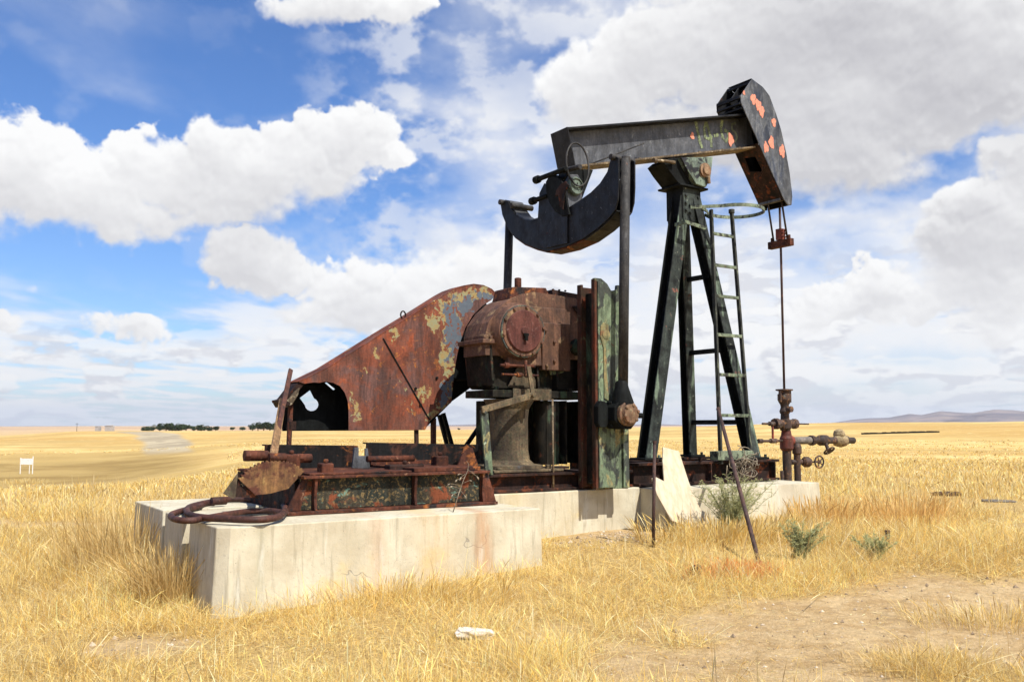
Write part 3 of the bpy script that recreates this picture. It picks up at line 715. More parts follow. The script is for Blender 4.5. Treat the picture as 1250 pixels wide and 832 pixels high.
def splat(m_, px, py, r, v, seed, off=-.003, sx=.8):
    rd = random.Random(seed); c = pv(px, py, v); n = 22; pts = []
    ph = [rd.uniform(0, 6) for _ in range(4)]
    for k in range(n):
        a = 2 * math.pi * k / n
        q = r * (1 + .16 * math.sin(3 * a + ph[0]) + .10 * math.sin(5 * a + ph[1]) + .06 * math.sin(8 * a + ph[2]))
        pts.append(c + Vector((q * sx * math.cos(a), 0, q * math.sin(a))))
    m_.prism(pts, (0, off, 0))
for a_ in ((892, 170.5, .10, -.0150, 3, -.006, .62), (845, 166, .055, -.0150, 5, -.004, .7)):
    gx = MB(); splat(gx, *a_); gx.build('orange_paint', 'orange', BM)
# top welding rod lying along the lower flange
gx = MB(); gx.tube([pv(722, 200, -.17), pv(786, 175, -.15)], .011, 6); gx.build('loose_rod', 'pitman', BM)

# --- horse head
HD = MB()
near = [(918, 96.5), (932, 107), (939.5, 117), (947, 137), (953.5, 158), (960, 187), (964, 210), (966.2, 228), (967.4, 240), (966.5, 249.5), (962, 250.5), (957.5, 244), (931, 185), (905, 126), (904.3, 117)]
nv = [pv(x, y, -.27) for x, y in near]
HD.mat(0).prism(nv, (0, .018, 0))
fv = [p + Vector((0, .50, 0)) for p in nv]
HD.mat(1).prism(fv, (0, .018, 0))
# curved front (cable track)
for i in range(0, 9):
    a, b = nv[i], nv[i + 1]
    d = (b - a); n = Vector((d.z, 0, -d.x)).normalized()
    HD.mat(1).add([a + Vector((0, .019, 0)), b + Vector((0, .019, 0)), b + Vector((0, .499, 0)), a + Vector((0, .499, 0)),
                   a - n * .02 + Vector((0, .019, 0)), b - n * .02 + Vector((0, .019, 0)), b - n * .02 + Vector((0, .499, 0)), a - n * .02 + Vector((0, .499, 0))],
                  [(0, 1, 2, 3), (7, 6, 5, 4), (0, 4, 5, 1), (1, 5, 6, 2), (2, 6, 7, 3), (3, 7, 4, 0)])
# rear edge: cover plate below the beam with an opening, frame bars above
ra, rb = nv[13], nv[11]; rd_ = (rb - ra)
def rearpt(k, v): p = ra + rd_ * k; return Vector((p.x, v, p.z))
nrm_r = Vector((rd_.z, 0, -rd_.x)).normalized()
outer = [rearpt(.40, -.25), rearpt(.40, .23), rearpt(1, .23), rearpt(1, -.25)]
hole = [rearpt(.52, -.10), rearpt(.50, .10), rearpt(.64, .12), rearpt(.68, -.12)]
HD.mat(2).prism([p + Vector((0, 0, 0)) for p in outer], nrm_r * .012, [hole])
HD.bar(rearpt(.62, -.24), rearpt(.84, .22), .05, .03)
HD.mat(1)
for k in (.0, .045): HD.bar(rearpt(k, -.25), rearpt(k, .23), .05, .03)
HD.bar(nv[14] + Vector((.01, .02, -.01)), nv[14] + Vector((.01, .50, -.01)), .05, .05)
HD.bar(nv[0] + Vector((-.01, .02, -.05)), nv[0] + Vector((-.01, .50, -.05)), .04, .04)
HD.prism([Vector((p.x, -.02, p.z)) for p in (nv[0] + Vector((0, 0, -.03)), nv[14] + Vector((.02, 0, -.01)), nv[14] + Vector((.25, 0, -.30)))], (0, .02, 0))
HD.mat(0).bar(rearpt(1, -.22) + Vector((0, 0, .03)), rearpt(1, .24) + Vector((.0, 0, .03)), .08, .06)
head = HD.build('horse_head', ['head', 'black', 'drust'], PJ, bevel=.004)
HH = sub(head, PJ)
gx = MB()
for i, (x, y, r, s) in enumerate([(919.5, 121, .085, .7), (925.5, 128, .085, .8), (929.5, 136, .09, .7), (944.5, 149.5, .07, .7), (941.5, 174, .10, .6), (935, 180, .085, .65), (954.5, 184.5, .10, .65), (908, 113.5, .035, .7)]):
    gx = MB(); splat(gx, x, y, r, -.2705, 20 + i, -.003 - .0004 * i, s); gx.build('orange_paint', 'orange', HH)
# front rusty tip on the near plate
# --- bridle: two wire ropes, carrier bar, rod clamp, polished rod
tip = nv[9]
for v in (-.14, .14):
    a = Vector((tip.x - .12, v, tip.z + .25)); b = Vector((.02, v, 4.55))
    MB().tube([a, a.lerp(b, .5), b], .016, 8).build('bridle_rope', 'cable', PJ)
mb = MB(); mb.bar((.01, -.23, 4.555), (.01, .23, 4.555), .10, .12); mb.cyl((.01, -.17, 4.56), (.01, -.17, 4.68), .028, 8); mb.cyl((.01, .17, 4.56), (.01, .17, 4.68), .028, 8)
cb = mb.build('carrier_bar', 'rust', PJ, bevel=.01)
mb = MB(); mb.box(-.045, .065, -.055, .055, 4.62, 4.80)
for z in (4.66, 4.72, 4.77): mb.bolt((-.02, -.055, z), (0, -1, 0), .016, .03); mb.bolt((.045, -.055, z), (0, -1, 0), .016, .03)
mb.build('rod_clamp', 'redv', sub(cb, PJ), bevel=.004)
MB().tube([(.01, 0, 5.25), (.01, 0, 4.4), (0, 0, 2.05)], .019, 10).build('polished_rod', 'postrust', PJ)

# --- ladder with hoop
lt0, lt1 = pv(868, 256, -.36), pv(893, 258, -.36)
lb0, lb1 = pv(880, 566, -.86), pv(917, 566, -.86)
mb = MB(); mb.box(-2.38, -2.30, -.30, -.24, 4.62, 4.68)
ladder = MB()
lad = thing  # (kept simple: ladder is a part whose rungs and hoop are its own pieces)
ladder.mat(0)
for a, b in ((lt0, lb0), (lt1, lb1)):
    ladder.bar(b, a, .035, .055, up=(0, 1, 0))
    for k in (.02, .30, .62, .93):
        pass
ladder.cyl(lt1 + Vector((0, 0, -.03)), lt1 + Vector((0, 0, .03)), .045, 10)
lo = ladder.build('ladder', ['railing'], PJ, bevel=.003)
LD = sub(lo, PJ)
for yl in (285, 324, 361, 409, 457, 506):
    k = (yl - 257) / (566 - 257)
    # pick k so that the rung projects at its height
    best = min((abs(0 if False else (520 - (416 - F_ * ((-math.sin(TH)) * to_world(lt0.lerp(lb0, kk)).y + math.cos(TH) * (lt0.lerp(lb0, kk).z - EYE)) / (to_world(lt0.lerp(lb0, kk)).y * math.cos(TH) + (lt0.lerp(lb0, kk).z - EYE) * math.sin(TH)))) - (520 - yl)), kk) for kk in [i / 200 for i in range(201)])
    kk = best[1]
    a, b = lt0.lerp(lb0, kk), lt1.lerp(lb1, kk); b = Vector((b.x, b.y, a.z))
    MB().bar(a + Vector((0, -.012, 0)), b + Vector((.01, -.012, 0)), .03, .045).build('rung', 'ladder', LD, bevel=.003)
hc = (pv(897, 258, -.42)); hoop = []
for i in range(28):
    a = R(-160 + i * 300 / 27); hoop.append(hc + Vector((.44 * math.cos(a), .40 * math.sin(a) - .02, 0)))
mb = MB()
for i in range(27):
    mb.bar(hoop[i], hoop[i + 1].lerp(hoop[i + 1], 1), .012, .05)
mb.bar(hoop[0], Vector((-2.25, -.235, hc.z + .0)), .02, .045)
mb.bar(hoop[-1], Vector((-2.0, -.22, hc.z + .03)), .02, .045)
mb.bar((-2.46, -.34, 4.55), (-2.05, -.34, 4.50), .02, .05); mb.bar((-2.46, -.34, 4.55), (-2.44, -.1, 4.55), .02, .05)
mb.bar(lt0 + Vector((-.02, 0, -.12)), Vector((-1.95, -.23, lt0.z - .05)), .02, .045)
mb.build('safety_hoop', 'ladder', LD)
mb = MB()
mb.bar(Vector((-2.5, -.84, 1.20)), Vector((-1.78, -.84, 1.20)), .16, .12)
mb.build('ladder_foot', 'ladder', LD, bevel=.005)

# --- equalizer hanging under the beam tail
ue = -4.60
def E(px, py): return pu(px, py, ue)
lower = [(611, 250), (613, 262), (619, 277), (628, 289), (640, 297.5), (655, 303.5), (667, 306.5), (690, 301), (712, 291), (730, 278), (743, 266), (751, 256), (754, 244), (755, 225), (755, 205), (755, 193)]
upper = [(750, 190), (745, 196), (741, 210), (732, 224), (720, 236), (706, 246), (692, 255), (676, 262), (658, 266), (648, 269), (638, 268), (630, 263), (624, 254), (620, 246), (615, 245)]
mb = MB(); mb.mat(0)
lo_ = [E(*p) for p in lower]; up_ = [E(*p) for p in upper]
mb.prism(lo_ + up_, (.02, 0, 0))
mb.prism([p + Vector((.26, 0, 0)) for p in lo_ + up_], (.02, 0, 0))
def strip(pts, m_, t=.022, shrink=0):
    for i in range(len(pts) - 1):
        a, b = pts[i], pts[i + 1]; d = (b - a).normalized(); n = Vector((0, -d.z, d.y))
        q = [a, b, b + Vector((.24, 0, 0)), a + Vector((.24, 0, 0))]
        q = [x + Vector((.02, 0, 0)) for x in q]
        m_.add(q + [x + n * t for x in q], [(3, 2, 1, 0), (4, 5, 6, 7), (0, 1, 5, 4), (1, 2, 6, 5), (2, 3, 7, 6), (3, 0, 4, 7)])
mb.mat(1); strip(lo_[3:9], mb, .02); mb.mat(0); strip(lo_[:4], mb, .02); strip(lo_[8:12], mb, .02)
mb.mat(2); strip(up_[7:15], mb, .018); mb.mat(0); strip(up_[:8], mb, .018)
# central web plates rising to the bearing
mb.mat(0).prism([E(x, y) - Vector((.004, 0, 0)) for x, y in ((658, 268), (660, 236), (666, 224), (672, 226), (688, 258), (694, 258), (694, 297), (668, 303), (657, 300))], (-.02, 0, 0))
eq = mb.build('equalizer', ['black', 'rust', 'beam'], PJ, bevel=.003)
EQ = sub(eq, PJ)
mb = MB()
for (px, py) in ((613, 247), (627, 251), (749, 192)):
    p = E(px, py); mb = MB(); mb.cyl(p + Vector((-.05, 0, 0)), p + Vector((.33, 0, 0)), .04, 10); mb.build('pin', 'pitman', EQ, bevel=.006)
# hanger (bearing housing between beam tail and equalizer)
mb = MB(); mb.mat(0)
for v, s_ in ((-.20, -1), (.18, 1)):
    mb.prism([(u, v, z) for u, z in [(-4.50, 5.05), (-4.06, 5.10), (-4.28, 4.62), (-4.34, 4.30), (-4.52, 4.26), (-4.55, 4.7)]], (0, .03, 0))
mb.mat(1).prism([(u, -.24, z) for u, z in [(-4.56, 4.22), (-4.32, 4.20), (-4.28, 4.88), (-4.36, 4.98), (-4.50, 4.96), (-4.58, 4.80)]], (0, .035, 0))
mb.mat(0).cyl((-4.44, -.20, 4.74), (-4.44, .24, 4.74), .17, 20)
mb.mat(2).lathe((-4.43, -.24, 4.80), (0, -1, 0), [(.125, 0), (.125, .05), (.11, .07), (.10, .07), (.095, .055), (.0, .055)], 18)
for k in range(3): a = 1.2 + k * 2.1; mb.bolt((-4.43 + .05 * math.cos(a), -.295, 4.80 + .05 * math.sin(a)), (0, -1, 0), .014, .015)
mb.mat(3).cyl((-4.52, -.10, 5.035), (-4.52, -.50, 5.0), .035, 10) 
mb.mat(0)
for (v, z, vi) in ((.36, 5.00, -.32), (.46, 4.72, .1)):
    mb.tube([(-4.62, vi, z), (-4.62, v, z)], .035, 10); mb.cyl((-4.62, v - .06, z), (-4.62, v + .03, z), .055, 10)
mb.prism([pu(x, y, -4.64) for x, y in ((666, 222), (669, 217), (676, 215), (683, 218), (688, 226), (691, 240), (693, 254), (695, 262), (686, 264), (677, 258), (670, 247), (666.5, 234))], (.03, 0, 0))
mb.mat(5).prism([pu(x, y, -4.66) for x, y in ((677, 240), (679, 232), (684, 225), (690, 221), (694, 226), (690, 233), (688, 244), (687, 256), (683, 252), (682, 244), (681, 238))], (.018, 0, 0))
mb.build('tail_bearing', ['legb', 'beam', 'saddle', 'pitman', 'flange', 'drust'], PJ, bevel=.006)
mb = MB(); c = pv(705, 199, -.30)
mb.tube([c + Vector((.19 * math.cos(t), .02 * math.sin(t), .30 * math.sin(t) - .02)) for t in [2 * math.pi * i / 26 for i in range(26)]], .013, 8, closed=True)
mb.build('wire_loop', 'pitman', PJ)

# --- cranks
def crank(sign):
    v0 = -1.15 * 1 if sign < 0 else 1.06
    s_ = -1 if sign < 0 else 1
    m_ = MB()
    def V_(a): return v0 - s_ * a           # a = inwards from the outer face
    def bx(u0, u1, a0, a1, z0, z1):
        v_ = sorted((V_(a0), V_(a1))); m_.box(u0, u1, v_[0], v_[1], z0, z1)
    m_.mat(0)
    fr = [(-4.785, .845), (-4.275, .835), (-4.285, 2.9), (-4.30, 3.36), (-4.42, 3.36), (-4.43, 3.30), (-4.52, 3.28), (-4.58, 3.36), (-4.68, 3.42), (-4.785, 3.42)]
    m_.prism([(u, V_(.05), z) for u, z in fr], (0, -s_ * .05, 0))
    fa = [(-4.775, .86), (-4.52, .86), (-4.52, 3.20), (-4.60, 3.30), (-4.66, 3.36), (-4.775, 3.38)]
    m_.prism([(u, V_(0), z) for u, z in fa], (0, -s_ * .048, 0))
    fb = [(-4.38, .85), (-4.29, .85), (-4.30, 2.95), (-4.38, 3.1)]
    m_.prism([(u, V_(0.01), z) for u, z in fb], (0, -s_ * .038, 0))
    m_.mat(1)
    bx(-4.825, -4.787, .005, .075, .84, 3.40); bx(-4.825, -4.787, .275, .355, .85, 3.36)
    bx(-4.785, -4.30, .29, .345, .86, 3.33)
    m_.mat(3); bx(-4.74, -4.34, .102, .288, .90, 3.25)
    m_.mat(2)
    if sign < 0:
        m_.prism([pv(x, y, v0 - .014) for x, y in ((733.5, 398), (737, 393), (743, 396), (743.5, 414), (740, 420), (741, 455), (744, 490), (738, 486), (737, 425), (733, 410))], (0, .013, 0))
        m_.lathe(pv(739, 408, v0), (0, -1, 0), [(.06, 0), (.06, .02), (.03, .025), (0, .025)], 14)
        m_.mat(3)
        for (x, y) in ((747, 457), (748, 471)): m_.cyl(pv(x, y, v0 + .049), pv(x, y, v0 + .049) + Vector((0, -.012, 0)), .06, 14)
    o = m_.build('crank', ['crank', 'rail', 'lug', 'greasy'], PJ, bevel=.006)
    return o
ck = crank(-1); crank(1)
# crankshaft
MB().cyl((-4.55, -.80, 2.62), (-4.55, .75, 2.62), .11, 20).build('crankshaft', 'greasy', PJ)
# --- pitman arms with bottom bearings
def pitman(v, ub, zt, far=False):
    m_ = MB(); vb = v
    topp = Vector((-4.44, vb, zt)); bot = Vector((ub, vb, 2.02))
    m_.tube([topp, bot], .062, 16)
    m_.lathe(topp + Vector((0, 0, .05)), (0, 0, -1), [(.03, 0), (.062, .03), (.062, .1)], 16)
    m_.tube([bot, bot + Vector((0, 0, -.10))], [.062, .10], 16)
    o = m_.build('pitman_arm', 'pitman', PJ)
    P_ = sub(o, PJ)
    c = Vector((ub - .01, vb, 1.75)); s_ = -1 if v < 0 else 1
    m_ = MB(); m_.mat(0)
    oc = []
    for k in range(8):
        a = R(22.5 + 45 * k); oc.append(c + Vector((.20 * math.cos(a), -s_ * .09, .20 * math.sin(a))))
    m_.prism(oc, (0, s_ * .16, 0))
    m_.tube([c + Vector((0, 0, .10)), c + Vector((-.01, 0, .30)), c + Vector((-.01, 0, .40))], [.15, .09, .064], 14)
    m_.mat(1).lathe(c + Vector((0, s_ * .07, 0)), (0, s_, 0), [(.15, 0), (.15, .05), (.135, .06), (.12, .06), (.11, .10), (.0, .11)], 18)
    for k in range(6):
        a = R(60 * k + 15); m_.bolt(c + Vector((.105 * math.cos(a), s_ * .155, .105 * math.sin(a))), (0, s_, 0), .024, .03)
    m_.mat(0)
    if v < 0:
        d0 = pv(739, 506, -1.26)
        m_.prism([d0 + Vector((x, 0, z)) for x, z in ((-.11, -.10), (-.08, -.15), (.02, -.15), (.05, -.10), (.05, .10), (.02, .15), (-.06, .17), (-.11, .10))], (0, .09, 0))
        m_.prism([d0 + Vector((x + .17, 0, z)) for x, z in ((-.08, -.16), (-.03, -.17), (-.03, .17), (-.08, .16))], (0, .09, 0))
        m_.cyl(c + Vector((.16, -.05, -.02)), c + Vector((.27, -.05, -.02)), .035, 8)
    m_.build('crank_pin_bearing', ['legb', 'brass'], P_, bevel=.01)
    return o
pitman(-1.30, -4.52, 4.92); pitman(1.30, -4.53, 4.62)

# --- gear reducer
mb = MB(); mb.mat(0)
prof = [(-5.95, 2.46), (-5.95, 2.70), (-5.90, 2.86), (-5.78, 3.02), (-5.62, 3.15), (-5.40, 3.25), (-5.22, 3.29), (-4.95, 3.28), (-4.55, 3.26), (-4.30, 3.0), (-4.25, 2.6), (-4.25, 2.46)]
mb.prism([(u, -.42, z) for u, z in prof], (0, .50, 0))
mb.prism([(u, .081, z) for u, z in [(-5.3, 2.46), (-5.3, 3.1), (-4.95, 3.24), (-4.55, 3.22), (-4.32, 2.96), (-4.27, 2.46)]], (0, .42, 0))
RD = mb.build('gear_reducer', ['gearcase'], PJ, bevel=.05, seg=4)
RDs = sub(RD, PJ)
mb = MB(); mb.mat(0)
mb.box(-6.01, -4.20, -.47, .13, 2.60, 2.655)               # split flange
for u in (-5.97, -5.88, -5.10, -4.85, -4.5): mb.bolt((u, -.445, 2.655), (0, 0, 1), .024, .045)
mb.prism([(-5.66, v, z) for v, z in ((-.50, 2.35), (-.42, 2.35), (-.42, 3.1), (-.46, 3.1))], (.9, 0, 0))
mb.box(-5.16, -4.72, -.52, -.43, 2.30, 2.90)
for (u, z) in ((-5.12, 2.80), (-4.98, 2.66), (-4.98, 2.42), (-5.10, 2.36)): mb.bolt((u, -.52, z), (0, -1, 0), .024, .03)
mb.build('split_flange', ['gearcase'], RDs, bevel=.01)
mb = MB(); mb.prism([(u, v, z) for u, v, z in ((-5.55, -.36, 3.18), (-5.50, -.36, 3.34), (-4.98, -.36, 3.37), (-4.92, -.36, 3.26))], (0, .42, 0))
mb.cyl((-5.28, -.15, 3.36), (-5.28, -.15, 3.50), .045, 12)
mb.build('inspection_lid', 'rust', RDs, bevel=.015)
mb = MB(); mb.prism([(u, -.30, z) for u, z in ((-4.84, 3.22), (-4.84, 3.37), (-4.28, 3.33), (-4.22, 3.14))], (0, .5, 0))
for u in (-4.8, -4.7, -4.6): mb.bolt((u, -.26, 3.365), (0, 0, 1), .02, .02)
mb.prism([(u, -.45, z) for u, z in ((-4.62, 3.15), (-4.40, 3.18), (-4.18, 2.88), (-4.25, 2.75))], (0, .5, 0))
mb.build('rear_lid', 'drust', RDs, bevel=.012)
# input shaft bearing housing and round cover
cx, cz = -5.50, 2.76
mb = MB(); mb.mat(0).lathe((cx, -.40, cz), (0, -1, 0), [(.38, 0), (.35, .10), (.335, .16), (.32, .17), (.305, .20)], 36)
mb.mat(1).lathe((cx, -.59, cz), (0, -1, 0), [(.325, -.035), (.325, 0), (.275, .005), (.268, -.03)], 36)
for k in range(10):
    a = R(36 * k + 10); mb.mat(0).bolt((cx + .30 * math.cos(a), -.595, cz + .30 * math.sin(a)), (0, -1, 0), .022, .03)
mb.build('bearing_housing', ['gearcase', weathered('dark_ring', (.03, .04, .045), (.07, .075, .05), [((.20, .22, .12), 7, .56, .64, None, .7), (RUST, 9, .58, .66, None, .8)], rough=.6)], RDs, bevel=.004)
mb = MB(); mb.lathe((cx, -.57, cz), (0, -1, 0), [(.262, 0), (.262, .04), (.25, .055), (.06, .055), (.05, .07), (0, .07)], 36)
mb.build('round_cover', 'cover', RDs)
mb = MB(); mb.box(cx - .02, cx + .02, -.662, -.645, cz - .12, cz - .04); mb.box(cx - .035, cx + .035, -.66, -.645, cz - .06, cz - .03); mb.build('cover_slot', 'legb', RDs)
# small pipework under the cover
mb = MB()
mb.tube([(-5.86, -.62, 2.33), (-5.35, -.62, 2.33)], .018, 8); mb.tube([(-5.84, -.62, 2.22), (-5.30, -.62, 2.22)], .014, 8)
mb.cyl((-5.80, -.62, 2.33), (-5.74, -.62, 2.33), .035, 8); mb.cyl((-5.62, -.62, 2.22), (-5.55, -.62, 2.22), .03, 8)
mb.tube([(-5.50, -.64, 2.40), (-5.50, -.64, 2.20), (-5.40, -.64, 2.20)], .018, 8)
mb.build('oil_pipe', 'rust', RDs)

# lower housing and pedestal
mb = MB(); mb.mat(0)
mb.prism([(u, -.36, z) for u, z in ((-5.92, 2.60), (-5.86, 2.10), (-5.80, 2.06), (-4.35, 2.06), (-4.27, 2.60))], (0, .5, 0))
for u in (-5.88, -5.2, -4.9, -4.5):
    mb.prism([(u, v, z) for v, z in ((-.42, 2.60), (-.36, 2.60), (-.36, 2.08), (-.48, 2.08))], (.03, 0, 0))
mb.mat(1).prism([(u, -.40, z) for u, z in ((-5.62, 2.07), (-5.14, 2.07), (-5.30, 2.36), (-5.46, 2.36))], (0, -.03, 0))
mb.mat(2).prism([(u, -.42, z) for u, z in ((-4.98, 2.24), (-4.78, 2.28), (-4.68, 2.44), (-5.02, 2.42))], (0, -.03, 0))
mb.build('lower_housing', ['greasy', 'dusty', 'crank'], PJ, bevel=.02)
mb = MB(); mb.mat(0)
mb.box(-5.90, -4.30, -.52, .12, 1.95, 2.04)                # top deck plate
mb.mat(1).box(-5.62, -5.04, -.545, -.525, 1.92, 2.06)
mb.mat(0)
for u in (-5.82, -5.3, -5.1, -4.7): mb.bolt((u, -.48, 2.041), (0, 0, 1), .03, .04)
for u in (-5.05, -4.75, -4.42): mb.box(u, u + .025, -.45, .45, 1.12, 1.925)
mb.box(-5.6, -4.3, .1, .35, 1.10, 1.925)
mb.tube([(-4.95, -.3, 1.12), (-4.95, -.3, 1.92)], .17, 16)
mb.build('gear_stand', ['greasy', 'dusty'], PJ, bevel=.006)
mb = MB()
mb.lathe((-5.52, -.30, 1.09), (0, 0, 1), [(.42, 0), (.42, .035), (.31, .05), (.26, .10), (.24, .22), (.235, .60), (.25, .72), (.32, .84)], 32)
mb.build('pedestal', 'dusty', PJ)
mb = MB(); mb.box(-6.02, -5.00, -.74, .3, 1.055, 1.085); mb.box(-5.98, -5.02, -.70, -.1, 1.025, 1.054)
mb.bolt((-5.18, -.66, 1.085), (0, 0, 1), .04, .05); mb.bolt((-5.9, -.66, 1.085), (0, 0, 1), .04, .03)
mb.build('pedestal_plate', 'dusty', PJ, bevel=.006)
# green brace frame at the left of the stand
q = [pv(590.5, 500, -.80), pv(597, 580, -.80)]
mb = MB(); mb.bar(q[1], q[0], .10, .03, up=(0, 1, 0)); mb.bolt(q[0] + Vector((.0, -.02, -.03)), (0, -1, 0), .02, .02); mb.bolt(q[1] + Vector((.0, -.02, .05)), (0, -1, 0), .025, .03)
mb.build('brace_strip', 'crank', PJ, bevel=.003)
mb = MB(); mb.bar(pv(588, 500, -.83), pv(651, 482, -.70), .075, .03, up=(0, 1, 0)); mb.bar(pv(651, 485, -.70), pv(645, 447, -.66), .055, .025, up=(0, 1, 0))
mb.bolt(pv(651, 482, -.74), (0, -1, 0), .03, .03)
mb.build('brace_strip', 'dusty', PJ, bevel=.003)
MB().tube([pv(674.5, 487, -.62), pv(675.5, 598, -.80)], .013, 8).build('tie_rod', 'flange', PJ)

# --- belt guard
vg = .70
topl = [(365, 466), (400, 449), (432, 429), (467, 407), (500, 387), (530, 368), (545, 358.5), (555, 353), (566, 349), (578, 347), (590, 348.5), (600, 353), (606, 359)]
outl = topl + [(600, 366), (589, 373), (577, 385), (568, 400), (562, 417), (558, 433), (555, 451), (552.5, 475), (551, 491), (538, 502), (525, 513), (519, 524.5), (425.5, 525.5), (425.5, 500), (424.5, 489), (421, 479), (415, 471), (407, 467), (397, 465.5), (390, 467), (383, 466.5), (372, 468)]
mb = MB(); G_ = [pv(x, y, vg) for x, y in outl]
mb.mat(0).prism(G_, (0, .008, 0))
# far plate with keyhole
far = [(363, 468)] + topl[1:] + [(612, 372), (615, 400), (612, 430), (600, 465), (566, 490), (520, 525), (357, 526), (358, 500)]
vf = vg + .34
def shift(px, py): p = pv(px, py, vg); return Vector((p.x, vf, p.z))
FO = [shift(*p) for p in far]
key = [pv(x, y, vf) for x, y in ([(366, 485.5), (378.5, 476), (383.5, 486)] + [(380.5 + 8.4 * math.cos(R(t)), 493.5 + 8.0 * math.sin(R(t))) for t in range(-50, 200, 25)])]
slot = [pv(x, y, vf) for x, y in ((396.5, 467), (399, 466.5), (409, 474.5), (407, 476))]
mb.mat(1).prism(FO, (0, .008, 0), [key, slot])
# top sheet between the plates
for i in range(len(topl) - 1):
    a, b = pv(*topl[i], vg), pv(*topl[i + 1], vg); n = Vector((-(b - a).z, 0, (b - a).x)).normalized()
    q = [a + Vector((0, -.004, 0)), b + Vector((0, -.004, 0)), Vector((b.x, vf + .012, b.z)), Vector((a.x, vf + .012, a.z))]
    mb.mat(2).add(q + [x + n * .008 for x in q], [(3, 2, 1, 0), (4, 5, 6, 7), (0, 1, 5, 4), (1, 2, 6, 5), (2, 3, 7, 6), (3, 0, 4, 7)])
# bottom sheet and end
gb = MB()
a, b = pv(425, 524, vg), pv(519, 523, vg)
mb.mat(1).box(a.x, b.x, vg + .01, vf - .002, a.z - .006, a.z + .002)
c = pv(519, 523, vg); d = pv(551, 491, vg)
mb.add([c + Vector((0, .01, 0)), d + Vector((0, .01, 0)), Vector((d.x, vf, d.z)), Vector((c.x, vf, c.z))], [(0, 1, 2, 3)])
mb.mat(3)
for (x, y) in ((507, 474), (513, 494), (533, 461)): mb.bolt(pv(x, y, vg), (0, -1, 0), .018, .02)
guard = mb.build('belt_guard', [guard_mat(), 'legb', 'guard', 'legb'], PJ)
GD = sub(guard, PJ)
mb = MB(); mb.prism([pv(x, y, vg - .002) for x, y in ((467, 413), (468.2, 412.6), (524.8, 512), (523.8, 512.5))], (0, -.010, 0))
mb.build('guard_seam', 'legb', GD)
mb = MB(); p = pv(492, 387, .85); mb.tube([p + Vector((.035 * math.cos(t), 0, .05 * math.sin(t) + .03)) for t in [2 * math.pi * i / 12 for i in range(12)]], .010, 6, closed=True)
mb.build('lifting_eye', 'drust', GD)
# guard legs and brackets
for a, b, r, mt in ((pv(508, 512, .76), pv(508.5, 548, .76), .028, 'drust'), (pv(529, 510, .80), pv(529, 548, .80), .035, 'rust'), (pv(536, 506, .95), pv(547, 548, .9), .028, 'legb'), (pv(541, 504, .95), pv(553, 548, .9), .028, 'legb'), (pv(586, 519, .5), pv(566, 548, .5), .028, 'legb')):
    MB().bar(Vector((b.x, b.y, min(b.z, .9))) if False else b - Vector((0, 0, .55)) * 0 + (b - a).normalized() * .45, a, r * 1.6, r * 1.6, up=(0, 1, 0)).build('guard_bracket', mt, GD)
mb = MB(); a = pv(352, 556, .9); mb.bar(pv(355.5, 478, .9), pv(351, 560, .9) + Vector((0, 0, -.4)), .05, .05, up=(0, 1, 0))
mb.build('guard_bracket', 'rust', GD, bevel=.004)
mb = MB(); mb.prism([pv(x, y, .72) for x, y in ((344, 492), (352, 482), (362, 469), (372, 462), (372, 468), (364, 478), (352, 492), (347, 497))], (0, .30, 0)); mb.mat(1).prism([pv(x, y, .66) for x, y in ((346, 491), (354, 486), (360, 478), (366, 473), (364, 482), (357, 493), (350, 497), (343, 494))], (0, .05, 0))
mb.mat(0).prism([pv(x, y, .64) for x, y in ((340.5, 488), (347, 486.5), (355, 492), (353, 495.5), (345, 492.5), (341, 491))], (0, .25, 0))
mb.mat(0).box(pv(354, 516, .7).x, pv(361, 516, .7).x, .68, .74, pv(357, 525, .7).z, pv(357, 514, .7).z)
mb.build('bent_edge', ['drust', 'flange'], GD, bevel=.004)
# black drum behind the guard mouth (driven pulley) 
mb = MB(); mb.cyl((-5.50, .55, 2.76), (-5.50, .68, 2.76), .12, 16); mb.cyl((-5.50, .80, 2.76), (-5.50, .98, 2.76), .55, 32); mb.cyl((-5.50, .68, 2.76), (-5.50, .80, 2.76), .1, 16)
mb.build('driven_pulley', 'legb', PJ, bevel=.01)

# ---------------------------------------------------------------- motor skid on the front block
SK = thing('motor_skid', (-7.6, -1.4, .76), 'rusty empty steel motor skid with toothed adjuster, on the nearest concrete block', 'machine base')
def skid_side(v, s_, near_=True):
    m_ = MB(); m_.mat(0)
    m_.box(-8.62, -6.48, v + .085 * s_ - .008, v + .085 * s_ + .008, .80, 1.10)            # web, set back
    m_.mat(1)
    y0, y1 = sorted((v - .03 * s_, v + .20 * s_)); m_.box(-8.80, -6.43, y0, y1, .765, .797)     # bottom flange
    y0, y1 = sorted((v - .02 * s_, v + .20 * s_)); m_.box(-8.62, -6.52, y0, y1, 1.10, 1.128)    # top flange
    for u in (-8.50, -7.42, -6.60):
        m_.prism([(u, v + .076 * s_, .798), (u, v - .0 * s_, .798), (u, v + .02 * s_, .90), (u, v + .0 * s_, 1.099), (u, v + .076 * s_, 1.099)], (.03, 0, 0))
    m_.prism([(-8.76, v + .09 * s_, .798), (-8.62, v + .09 * s_, .798), (-8.54, v + .09 * s_, 1.099), (-8.60, v + .09 * s_, 1.099)], (0, -.03 * s_, 0))
    m_.prism([(-6.60, v + .03 * s_, .798), (-6.44, v - .01 * s_, .798), (-6.46, v - .01 * s_, .86), (-6.52, v + .03 * s_, 1.099), (-6.60, v + .03 * s_, 1.099)], (0, .02 * s_, 0))
    return m_.build('side_beam', ['skid', 'rust'], SK, bevel=.005)
skid_side(-1.42, 1); skid_side(.55, -1)
mb = MB()
